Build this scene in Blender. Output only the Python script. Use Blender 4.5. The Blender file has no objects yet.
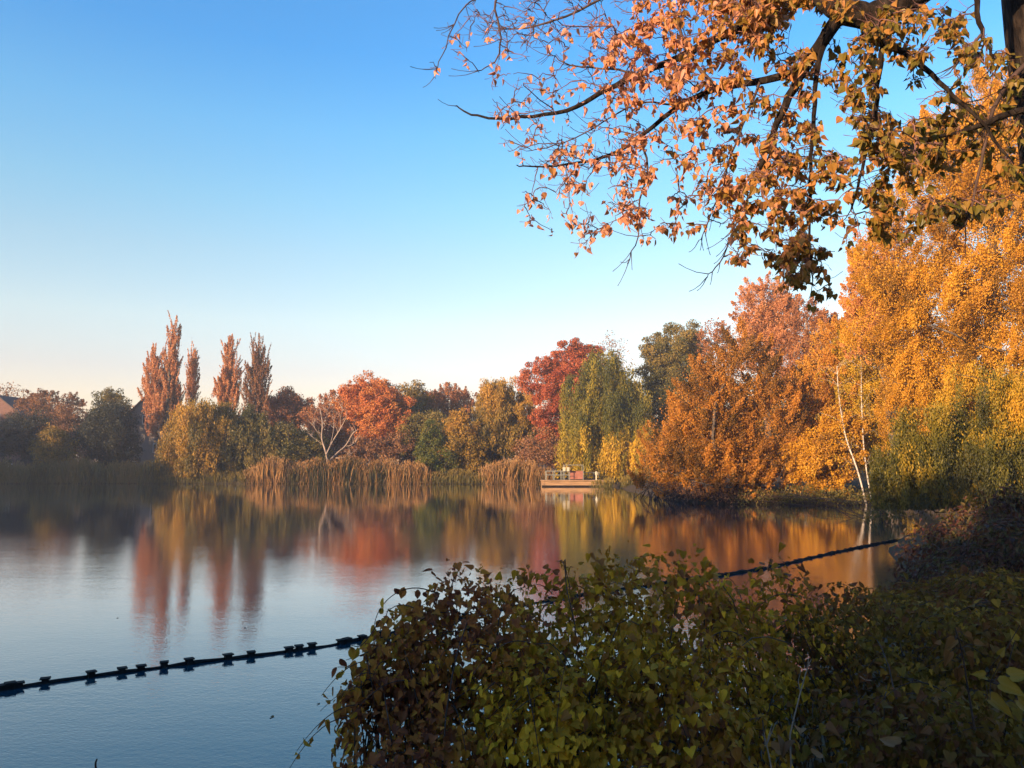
import bpy, math, random
import numpy as np
from math import radians as R

rng = np.random.default_rng(7)
random.seed(7)
SC = bpy.context.scene
COL = SC.collection

# ------------------------------------------------------------------ camera
F = 788.0; W = 1024; HH = 768
CAM_H = 2.8
PITCH = math.atan(78 / F)
cd = bpy.data.cameras.new('camera'); cam = bpy.data.objects.new('camera', cd); COL.objects.link(cam)
cd.sensor_width = 36; cd.lens = F / W * 36; cd.clip_start = 0.05; cd.clip_end = 8000
cam.location = (0, 0, CAM_H); cam.rotation_euler = (math.pi / 2 + PITCH, 0, 0)
SC.camera = cam
cp, sp = math.cos(PITCH), math.sin(PITCH)

def P(px, py, Y):
    """world point on the sight line of a photo measurement, at ground distance Y"""
    x = (px - 512) / F; v = (384 - py) / F
    t = Y / (cp - v * sp)
    return np.array((x * t, Y, CAM_H + t * (sp + v * cp)))

# ------------------------------------------------------------------ light
SUN_EL = 9.0
SUN_FWD = 45.0          # light travels to the right and this much forward
phi = R(SUN_FWD)
trav = np.array((math.cos(phi) * math.cos(R(SUN_EL)), math.sin(phi) * math.cos(R(SUN_EL)), -math.sin(R(SUN_EL))))
from mathutils import Vector
sd = bpy.data.lights.new('sun', 'SUN'); so = bpy.data.objects.new('sun', sd); COL.objects.link(so)
sd.energy = 3.7; sd.angle = R(0.6); sd.color = (1.0, 0.68, 0.42)
so.rotation_euler = Vector(trav).to_track_quat('-Z', 'Y').to_euler(); so.location = (-40, -20, 40)

w = bpy.data.worlds.new('World'); SC.world = w; w.use_nodes = True
nt = w.node_tree; bg = nt.nodes['Background']
sky = nt.nodes.new('ShaderNodeTexSky'); sky.sky_type = 'NISHITA'; sky.sun_disc = False
sky.sun_elevation = R(SUN_EL)
toward = -trav
sky.sun_rotation = math.atan2(toward[0], toward[1])
sky.air_density = 1.0; sky.dust_density = 0.6; sky.ozone_density = 2.0; sky.altitude = 0
hs = nt.nodes.new('ShaderNodeHueSaturation'); hs.inputs['Saturation'].default_value = 1.18
nt.links.new(sky.outputs[0], hs.inputs['Color'])
wt = nt.nodes.new('ShaderNodeTexCoord'); wx = nt.nodes.new('ShaderNodeSeparateXYZ'); nt.links.new(wt.outputs['Generated'], wx.inputs[0])
wr = nt.nodes.new('ShaderNodeValToRGB'); nt.links.new(wx.outputs['Z'], wr.inputs[0])
SKY_TINT = [(0, (.74, .49, .475)), (.11, (.75, .49, .465)), (.17, (.90, .62, .52)), (.25, (.84, .66, .56)), (.31, (.73, .70, .62)), (.39, (.57, .705, .71)), (.47, (.38, .635, .76)), (1, (.36, .58, .8))]
for q_ in range(len(SKY_TINT) - 2): wr.color_ramp.elements.new(.1 + .1 * q_)
for e_, (p_, c_) in zip(wr.color_ramp.elements, SKY_TINT):
    e_.position = p_; e_.color = (*c_, 1)
wm_ = nt.nodes.new('ShaderNodeMix'); wm_.data_type = 'RGBA'; wm_.blend_type = 'MULTIPLY'; wm_.inputs[0].default_value = 1
nt.links.new(hs.outputs[0], wm_.inputs[6]); nt.links.new(wr.outputs[0], wm_.inputs[7])
nt.links.new(wm_.outputs[2], bg.inputs[0]); bg.inputs[1].default_value = 0.15
vs = SC.view_settings; vs.view_transform = 'Standard'; vs.look = 'None'; vs.gamma = 1; vs.use_curve_mapping = False
vs.exposure = 1.95

# ------------------------------------------------------------------ mesh helpers
def tag(o, label=None, cat=None, group=None, kind=None):
    if label: o['label'] = label
    if cat: o['category'] = cat
    if group: o['group'] = group
    if kind: o['kind'] = kind
    return o

def empty(name, loc):
    o = bpy.data.objects.new(name, None); COL.objects.link(o); o.location = loc
    o.empty_display_size = .3
    return o

class MB:
    def __init__(s):
        s.v = []; s.f = []; s.n = 0; s.rnd = []; s.smooth = []
    def add(s, verts, faces, rnd=None, smooth=False):
        verts = np.asarray(verts, float); faces = np.asarray(faces, np.int64)
        s.v.append(verts); s.f.append(faces + s.n); s.n += len(verts)
        s.rnd.append(np.full(len(faces), .5) if rnd is None else np.asarray(rnd, float))
        s.smooth.append(np.full(len(faces), smooth))
    def box(s, c, size, rz=0, taper=1.0):
        x, y, z = np.asarray(size) / 2
        v = np.array([(-x, -y, -z), (x, -y, -z), (x, y, -z), (-x, y, -z), (-x * taper, -y * taper, z), (x * taper, -y * taper, z), (x * taper, y * taper, z), (-x * taper, y * taper, z)])
        cr, sr = math.cos(rz), math.sin(rz)
        v = np.stack([v[:, 0] * cr - v[:, 1] * sr, v[:, 0] * sr + v[:, 1] * cr, v[:, 2]], 1) + np.asarray(c)
        s.add(v, [(0, 3, 2, 1), (4, 5, 6, 7), (0, 1, 5, 4), (1, 2, 6, 5), (2, 3, 7, 6), (3, 0, 4, 7)])
    def tube(s, pts, rad, sides=5, cap=False):
        pts = np.asarray(pts, float); n = len(pts)
        rad = np.broadcast_to(np.asarray(rad, float), (n,))
        t = np.gradient(pts, axis=0); t /= np.linalg.norm(t, axis=1)[:, None] + 1e-9
        m = t.mean(0)
        ref = np.eye(3)[np.argmin(np.abs(m))]
        a = np.cross(t, ref); a /= np.linalg.norm(a, axis=1)[:, None] + 1e-9
        b = np.cross(t, a)
        th = np.arange(sides) * 2 * math.pi / sides
        v = pts[:, None, :] + rad[:, None, None] * (np.cos(th)[None, :, None] * a[:, None, :] + np.sin(th)[None, :, None] * b[:, None, :])
        i = np.arange(n - 1)[:, None] * sides; k = np.arange(sides)[None, :]; k2 = (k + 1) % sides
        fcs = np.stack([i + k, i + k2, i + sides + k2, i + sides + k], -1).reshape(-1, 4)
        s.add(v.reshape(-1, 3), fcs, smooth=True)
        if cap and sides == 4:
            s.add(v[0], [(0, 1, 2, 3)]); s.add(v[-1], [(3, 2, 1, 0)])
    def build(s, name, mat, parent=None, origin=None):
        me = bpy.data.meshes.new(name)
        V = np.concatenate(s.v)
        if origin is not None: V = V - np.asarray(origin)
        loops = np.concatenate([f.reshape(-1) for f in s.f])
        tot = np.concatenate([np.full(len(f), f.shape[1]) for f in s.f])
        start = np.concatenate([[0], np.cumsum(tot)[:-1]])
        me.vertices.add(len(V)); me.vertices.foreach_set('co', V.astype(np.float32).ravel())
        me.loops.add(len(loops)); me.loops.foreach_set('vertex_index', loops.astype(np.int32))
        me.polygons.add(len(tot)); me.polygons.foreach_set('loop_start', start.astype(np.int32))
        me.polygons.foreach_set('use_smooth', np.concatenate(s.smooth))
        at = me.attributes.new('rnd', 'FLOAT', 'FACE'); at.data.foreach_set('value', np.concatenate(s.rnd).astype(np.float32))
        me.update(calc_edges=True)
        me.materials.append(mat)
        o = bpy.data.objects.new(name, me); COL.objects.link(o)
        if parent is not None: o.parent = parent
        elif origin is not None: o.location = origin
        return o

def nrm(a): return a / (np.linalg.norm(a, axis=-1, keepdims=True) + 1e-9)

# leaf templates: (u along leaf, v across, w out of plane)
def tmpl(outline, fold=.15, curl=.2):
    r = [(0, 0)] + outline
    V = []
    for u, v in r: V.append((u, v, fold * abs(v) - curl * u * u))
    n = len(r)
    for u, v in r[1:-1]: V.append((u, -v, fold * abs(v) - curl * u * u))
    right = list(range(n))
    left = [0] + [n - 1] + [n + i for i in range(n - 3, -1, -1)]
    return np.array(V), np.array([right[::-1], left[::-1]])
T_DIA = (np.array([(-.5, 0, 0), (0, .5, 0), (.5, 0, 0), (0, -.5, 0)]), np.array([(0, 3, 2, 1)]))
T_POP = tmpl([(-.06, .2), (.04, .42), (.26, .47), (.55, .32), (.8, .13), (1, 0)], .25, .25)
T_POP2 = tmpl([(-.04, .22), (.1, .44), (.34, .42), (.58, .26), (.82, .1), (1, 0)], -.2, .55)
T_VINE = tmpl([(-.14, .22), (-.02, .5), (.16, .36), (.36, .52), (.52, .26), (.74, .2), (1, 0)], .3, .28)
T_HOP = tmpl([(-.12, .2), (-.06, .42), (.14, .52), (.34, .46), (.5, .36), (.68, .27), (.86, .1), (1, 0)], .28, .3)
T_CURL = tmpl([(-.08, .2), (.1, .42), (.35, .45), (.6, .3), (.82, .14), (1, 0)], .75, .7)
T_ELL = tmpl([(.12, .16), (.35, .27), (.6, .25), (.85, .1), (1, 0)], .3, .2)
T_BIG = tmpl([(-.05, .15), (.1, .42), (.2, .3), (.42, .55), (.5, .3), (.72, .33), (.8, .14), (1, 0)], .2, .3)

def leaves(mb, pos, axis, normal, size, tm=T_DIA, rnd=None, aspect=1.0):
    n = len(pos)
    a = nrm(axis); b = nrm(np.cross(normal, a)); c = np.cross(a, b)
    V, Fc = tm
    size = np.broadcast_to(np.asarray(size, float), (n,))[:, None, None]
    v = pos[:, None, :] + size * (V[None, :, 0:1] * a[:, None, :] + aspect * V[None, :, 1:2] * b[:, None, :] + V[None, :, 2:3] * c[:, None, :])
    k = len(V)
    f = (np.arange(n)[:, None, None] * k + Fc[None]).reshape(-1, Fc.shape[1])
    if rnd is None: rnd = rng.random(n)
    mb.add(v.reshape(-1, 3), f, np.repeat(rnd, len(Fc)))

# ------------------------------------------------------------------ materials
def ramp(nt, cols):
    n = nt.nodes.new('ShaderNodeValToRGB'); cr = n.color_ramp
    while len(cr.elements) < len(cols): cr.elements.new(.5)
    for i, c in enumerate(cols):
        cr.elements[i].position = i / (len(cols) - 1); cr.elements[i].color = (*c, 1)
    return n

def leaf_mat(name, cols, trans=.35, rough=.55, spec=.25, mottled=0.0):
    m = bpy.data.materials.new(name); m.use_nodes = True; nt = m.node_tree; L = nt.links
    p = nt.nodes['Principled BSDF']; out = nt.nodes['Material Output']
    at = nt.nodes.new('ShaderNodeAttribute'); at.attribute_name = 'rnd'
    r = ramp(nt, cols)
    fac = at.outputs['Fac']
    if mottled:
        tc = nt.nodes.new('ShaderNodeTexCoord'); no = nt.nodes.new('ShaderNodeTexNoise')
        no.inputs['Scale'].default_value = mottled; no.inputs['Detail'].default_value = 3
        L.new(tc.outputs['Object'], no.inputs['Vector'])
        ma = nt.nodes.new('ShaderNodeMath'); ma.operation = 'MULTIPLY_ADD'
        L.new(no.outputs['Fac'], ma.inputs[0]); ma.inputs[1].default_value = .5
        su = nt.nodes.new('ShaderNodeMath'); su.operation = 'SUBTRACT'
        L.new(at.outputs['Fac'], su.inputs[0]); su.inputs[1].default_value = .25
        L.new(su.outputs[0], ma.inputs[2]); fac = ma.outputs[0]
    L.new(fac, r.inputs[0]); L.new(r.outputs[0], p.inputs['Base Color'])
    p.inputs['Roughness'].default_value = rough; p.inputs['Specular IOR Level'].default_value = spec
    t = nt.nodes.new('ShaderNodeBsdfTranslucent'); L.new(r.outputs[0], t.inputs['Color'])
    mx = nt.nodes.new('ShaderNodeMixShader'); mx.inputs[0].default_value = trans
    L.new(p.outputs[0], mx.inputs[1]); L.new(t.outputs[0], mx.inputs[2]); L.new(mx.outputs[0], out.inputs['Surface'])
    return m

def noise_mat(name, cols, scale=6, rough=.85, stretch=(1, 1, 1), bump=.0, detail=6, spec=.3, bdist=.05):
    m = bpy.data.materials.new(name); m.use_nodes = True; nt = m.node_tree; L = nt.links
    p = nt.nodes['Principled BSDF']
    tc = nt.nodes.new('ShaderNodeTexCoord'); mp = nt.nodes.new('ShaderNodeMapping'); mp.inputs['Scale'].default_value = stretch
    no = nt.nodes.new('ShaderNodeTexNoise'); no.inputs['Scale'].default_value = scale; no.inputs['Detail'].default_value = detail
    L.new(tc.outputs['Object'], mp.inputs[0]); L.new(mp.outputs[0], no.inputs['Vector'])
    mr = nt.nodes.new('ShaderNodeMapRange'); mr.inputs[1].default_value = .3; mr.inputs[2].default_value = .7
    L.new(no.outputs['Fac'], mr.inputs[0])
    r = ramp(nt, cols); L.new(mr.outputs[0], r.inputs[0]); L.new(r.outputs[0], p.inputs['Base Color'])
    p.inputs['Roughness'].default_value = rough; p.inputs['Specular IOR Level'].default_value = spec
    if bump:
        b = nt.nodes.new('ShaderNodeBump'); b.inputs['Strength'].default_value = bump; b.inputs['Distance'].default_value = bdist
        L.new(no.outputs['Fac'], b.inputs['Height']); L.new(b.outputs[0], p.inputs['Normal'])
    return m

PAL = dict(
    gold=[(.17, .09, .012), (.42, .20, .015), (.55, .28, .02), (.60, .34, .03)],
    orange=[(.12, .065, .014), (.34, .15, .02), (.48, .20, .025), (.50, .26, .035)],
    vivid=[(.30, .085, .025), (.48, .15, .04), (.54, .21, .055), (.48, .24, .065)],
    pink=[(.27, .11, .045), (.44, .19, .08), (.52, .25, .105), (.46, .24, .10)],
    red=[(.18, .035, .016), (.32, .075, .032), (.42, .12, .042), (.36, .13, .045)],
    green=[(.035, .05, .008), (.07, .09, .012), (.12, .12, .015), (.20, .15, .02)],
    willow=[(.07, .075, .010), (.17, .15, .013), (.30, .22, .016), (.50, .32, .018)],
    oak=[(.045, .05, .012), (.095, .09, .02), (.17, .135, .03), (.25, .17, .035)],
    dark=[(.018, .024, .016), (.028, .034, .022), (.038, .042, .024), (.052, .048, .026)],
    olive=[(.07, .06, .012), (.16, .115, .018), (.26, .165, .022), (.38, .21, .028)],
    brown=[(.10, .055, .03), (.19, .095, .045), (.29, .14, .06), (.32, .18, .07)],
    rust=[(.13, .06, .03), (.25, .105, .045), (.37, .155, .06), (.40, .21, .075)],
    mixwillow=[(.045, .045, .010), (.09, .085, .012), (.16, .13, .014), (.32, .21, .016), (.5, .28, .02)],
    salmon=[(.26, .10, .03), (.46, .19, .06), (.56, .26, .08), (.52, .27, .06)],
    ygold=[(.16, .13, .012), (.38, .24, .015), (.54, .33, .02), (.60, .38, .03)],
)
LM = {k: leaf_mat('leaves_' + k, v) for k, v in PAL.items()}
BARK = noise_mat('bark_grey_brown', [(.03, .024, .018), (.07, .055, .042), (.12, .1, .08)], 5, .9, (1, 1, .25), .6)
BARK_D = noise_mat('bark_dark', [(.004, .003, .0025), (.013, .009, .007), (.034, .025, .018)], 22, .95, (1, 1, .3), 1.0, spec=.15)
BARK_W = noise_mat('bark_birch', [(.06, .05, .04), (.32, .28, .24), (.46, .41, .35), (.52, .46, .40)], 3.0, .75, (1, 1, 2.5), .2)
BARK_P = noise_mat('bark_pale', [(.15, .11, .085), (.24, .185, .145), (.30, .235, .19)], 3, .8, (1, 1, .3), .2)
TWIG = noise_mat('twig_brown', [(.02, .012, .01), (.05, .03, .024), (.08, .048, .038)], 8, .8)
TWIG_L = noise_mat('twig_young', [(.04, .02, .016), (.12, .06, .05), (.2, .1, .085)], 3, .8)

# ------------------------------------------------------------------ lake outline and ground
lake = np.array([(-92, -6), (-62, -2), (-54, 10), (-42, 17), (-28, 17.5), (-21, 12), (-15, 6.5), (-8, 4.0), (-3, 5.2), (0, 6.1), (1.2, 7.8), (3.8, 10.8), (6.7, 14), (9.9, 20), (12.3, 26.5), (17, 33), (24, 41), (27.5, 47),  # left side includes an unseen promontory, added to hold shade trees
                 (25.5, 51.5), (20, 52.2), (13.0, 53.0), (11.6, 57), (11.6, 72), (11.4, 86), (11.4, 96.5), (6, 99.5), (-8, 101), (-30, 102.5), (-60, 103), (-82, 99), (-96, 88), (-99, 60), (-100, 30), (-100, 2)], float)
def chaikin(p, it=3, closed=True):
    for _ in range(it):
        q = np.roll(p, -1, 0) if closed else p[1:]
        a = p if closed else p[:-1]
        n = np.empty((2 * len(a), p.shape[1])); n[0::2] = .75 * a + .25 * q; n[1::2] = .25 * a + .75 * q
        if not closed: n = np.vstack([p[:1], n, p[-1:]])
        p = n
    return p
shore = chaikin(lake, 2)
shore = shore + np.random.default_rng(3).normal(0, .12, shore.shape)
def sdist(xy):
    """>0 on land, <0 in the lake"""
    xy = np.asarray(xy, float); a = shore; b = np.roll(shore, -1, 0)
    d = np.full(len(xy), 1e9); ins = np.zeros(len(xy), bool)
    for p, q in zip(a, b):
        e = q - p; t = np.clip(((xy - p) @ e) / (e @ e + 1e-12), 0, 1)
        d = np.minimum(d, np.hypot(*(xy - p - t[:, None] * e).T))
        c = ((p[1] > xy[:, 1]) != (q[1] > xy[:, 1]))
        with np.errstate(divide='ignore', invalid='ignore'):
            xi = p[0] + (xy[:, 1] - p[1]) * (q[0] - p[0]) / (q[1] - p[1] if q[1] != p[1] else 1e-9)
        ins ^= c & (xy[:, 0] < xi)
    return np.where(ins, -d, d)
def ground_z(xy):
    xy = np.atleast_2d(xy); s = sdist(xy)
    und = .06 * np.sin(xy[:, 0] * 1.7 + 1) * np.sin(xy[:, 1] * 1.3) + .04 * np.sin(xy[:, 0] * 4.1) * np.sin(xy[:, 1] * 3.7 + 2)
    far = np.clip((np.hypot(xy[:, 0], xy[:, 1]) - 30) / 60, 0, 1)
    land = (1.15 - .35 * far) * (1 - np.exp(-np.maximum(s, 0) / 2.0)) + und * np.clip(s / 2, 0, 1)
    return np.where(s > 0, land, -1.2 * (1 - np.exp(np.minimum(s, 0) / 1.2)))

nr, na = 170, 300
rr = np.concatenate([[0.0], np.geomspace(.4, 700, nr)])
th = np.arange(na) * 2 * math.pi / na
gx = (rr[:, None] * np.cos(th)).ravel(); gy = (rr[:, None] * np.sin(th)).ravel()
g = MB(); xy = np.stack([gx, gy], 1)
zz = ground_z(xy)
i = np.arange(nr)[:, None] * na; k = np.arange(na)[None]; k2 = (k + 1) % na
g.add(np.stack([gx, gy, zz], 1), np.stack([i + k, i + na + k, i + na + k2, i + k2], -1).reshape(-1, 4), smooth=True)
GM = noise_mat('ground_litter', [(.018, .014, .008), (.04, .028, .014), (.07, .045, .02), (.05, .05, .018)], 9, .95, bump=.8, detail=10)
tag(g.build('ground', GM), kind='structure')

def water_mat():
    m = bpy.data.materials.new('lake_water'); m.use_nodes = True; nt = m.node_tree; L = nt.links
    p = nt.nodes['Principled BSDF']
    p.inputs['Base Color'].default_value = (.001, .034, .056, 1); p.inputs['Roughness'].default_value = .03; p.inputs['IOR'].default_value = 1.25
    p.inputs['Coat Weight'].default_value = 1.0; p.inputs['Coat IOR'].default_value = 1.32; p.inputs['Coat Roughness'].default_value = .03
    geo = nt.nodes.new('ShaderNodeNewGeometry')
    def noise(sc, stx, sty, rot, det, rough=.5):
        mp = nt.nodes.new('ShaderNodeMapping'); mp.inputs['Scale'].default_value = (stx, sty, 1); mp.inputs['Rotation'].default_value = (0, 0, rot)
        n = nt.nodes.new('ShaderNodeTexNoise'); n.inputs['Scale'].default_value = sc; n.inputs['Detail'].default_value = det; n.inputs['Roughness'].default_value = rough
        L.new(geo.outputs['Position'], mp.inputs[0]); L.new(mp.outputs[0], n.inputs['Vector']); return n.outputs['Fac']
    def mul(a, v):
        n = nt.nodes.new('ShaderNodeMath'); n.operation = 'MULTIPLY'; L.new(a, n.inputs[0])
        if isinstance(v, float): n.inputs[1].default_value = v
        else: L.new(v, n.inputs[1])
        return n.outputs[0]
    def add(a, b):
        n = nt.nodes.new('ShaderNodeMath'); n.operation = 'ADD'; L.new(a, n.inputs[0]); L.new(b, n.inputs[1]); return n.outputs[0]
    fine = mul(noise(8.0, 1, 1.5, .5, 2, .5), .012)
    mid = mul(noise(1.5, 1, 1.6, .35, 2), .015)
    big = mul(noise(.35, 1, 1.5, .2, 2), .022)
    # calm and breezy patches
    patch = noise(.06, 1, 2.2, .1, 3)
    mr = nt.nodes.new('ShaderNodeMapRange'); mr.inputs[1].default_value = .35; mr.inputs[2].default_value = .65; mr.inputs[3].default_value = .35; mr.inputs[4].default_value = 1.0
    L.new(patch, mr.inputs[0])
    fine2 = mul(noise(24.0, 1, 1.3, .6, 1, .5), .0075)
    h = mul(add(add(add(fine, mid), big), fine2), mr.outputs[0])
    # the far water lies sheltered under the trees and is calmer
    sx = nt.nodes.new('ShaderNodeSeparateXYZ'); L.new(geo.outputs['Position'], sx.inputs[0])
    m2 = nt.nodes.new('ShaderNodeMapRange'); m2.inputs[1].default_value = 9; m2.inputs[2].default_value = 40; m2.inputs[3].default_value = 1.0; m2.inputs[4].default_value = .22
    L.new(sx.outputs['Y'], m2.inputs[0]); h = mul(h, m2.outputs[0])
    b = nt.nodes.new('ShaderNodeBump'); b.inputs['Strength'].default_value = 1.0; b.inputs['Distance'].default_value = WAVE
    L.new(h, b.inputs['Height']); L.new(b.outputs[0], p.inputs['Normal']); L.new(b.outputs[0], p.inputs['Coat Normal'])
    return m
WAVE = .27
wm = MB(); wm.add([(-400, -400, 0), (400, -400, 0), (400, 400, 0), (-400, 400, 0)], [(0, 1, 2, 3)])
WATER = water_mat()
lk = MB()
# lake sheet: the outline pushed a little under the banks
c0 = shore.mean(0)
edge = c0 + (shore - c0) * 1.0
e2 = np.roll(shore, -1, 0) - np.roll(shore, 1, 0); nn = np.stack([e2[:, 1], -e2[:, 0]], 1); nn /= np.linalg.norm(nn, axis=1)[:, None]
sgn = np.sign(sdist(shore + nn * .8)); edge = shore + nn * sgn[:, None] * .8
lk.add(np.column_stack([edge, np.zeros(len(edge))]), [list(range(len(edge)))])
tag(lk.build('lake', WATER), kind='structure')

# ------------------------------------------------------------------ trees
def grow(trunk, attr, tip_r, base_r, steps=4, bend=.3, droop=0.0, sides=4, wob=.04, upbias=.6):
    """limbs: every attractor joins the nearest point already grown; radius by the pipe model"""
    na_ = len(attr)
    cap = len(trunk) + na_ * steps + 5
    pos = np.zeros((cap, 3)); par = np.full(cap, -1); n = len(trunk)
    pos[:n] = trunk; par[1:n] = np.arange(n - 1)
    d0 = np.linalg.norm(attr[:, None] - trunk[None], axis=2).min(1)
    chains = []
    for ai in np.argsort(d0):
        a = attr[ai]; df = a - pos[:n]; d = np.linalg.norm(df, axis=1)
        cost = d * (1 + upbias * np.clip(-df[:, 2] / (d + 1e-6) + .25, 0, 1))
        j = int(np.argmin(cost)); p0 = pos[j]; q = par[j]
        dirp = nrm(p0 - pos[q]) if q >= 0 else np.array((0, 0, 1.))
        ln = d[j]; ch = [j]; ctrl = p0 + dirp * ln * bend + np.array((0, 0, droop * ln))
        for s in range(1, steps + 1):
            t = s / steps
            p = (1 - t) ** 2 * p0 + 2 * t * (1 - t) * ctrl + t * t * a
            if s < steps: p = p + rng.normal(0, wob * ln / steps, 3)
            pos[n] = p; par[n] = ch[-1]; ch.append(n); n += 1
        chains.append(ch)
    cnt = np.zeros(n); isleaf = np.ones(n, bool); isleaf[par[1:n][par[1:n] >= 0]] = False
    cnt[isleaf] = 1
    for i_ in range(n - 1, 0, -1):
        if par[i_] >= 0: cnt[par[i_]] += cnt[i_]
    tot = max(cnt[0], 1)
    ex = math.log(base_r / tip_r) / max(math.log(tot), .1)
    rad = tip_r * np.maximum(cnt, 1) ** ex
    return pos[:n], par[:n], rad, chains

def trunk_line(base, top, n=8, lean=.02, seed=0):
    t = np.linspace(0, 1, n)[:, None]
    h = np.linalg.norm(np.asarray(top) - base)
    r = np.random.default_rng(seed)
    wv = np.cumsum(r.normal(0, lean * h / n, (n, 3)), 0) * np.array((1, 1, 0)); wv -= wv[:1]; wv = wv - t * wv[-1:]
    return (1 - t) * base + t * np.asarray(top) + wv

def limbs_mesh(mb, trunk, attr, tip_r, base_r, **kw):
    tr = np.asarray(trunk); sides = kw.pop('sides', 4); tsides = kw.pop('tsides', 7)
    pos, par, rad, chains = grow(tr, attr, tip_r, base_r, **kw)
    nT = len(tr)
    rt = rad[:nT].copy(); rt = np.maximum(rt, np.linspace(base_r, base_r * .25, nT)); rt[0] *= 1.25
    mb.tube(tr, rt, tsides)
    for ch in chains:
        r = rad[ch].copy(); r[0] = min(r[0], r[1] * 1.3)
        mb.tube(pos[ch], r, sides)
    return pos, rad

def sph(n):
    v = rng.normal(size=(n, 3)); return nrm(v)

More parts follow.
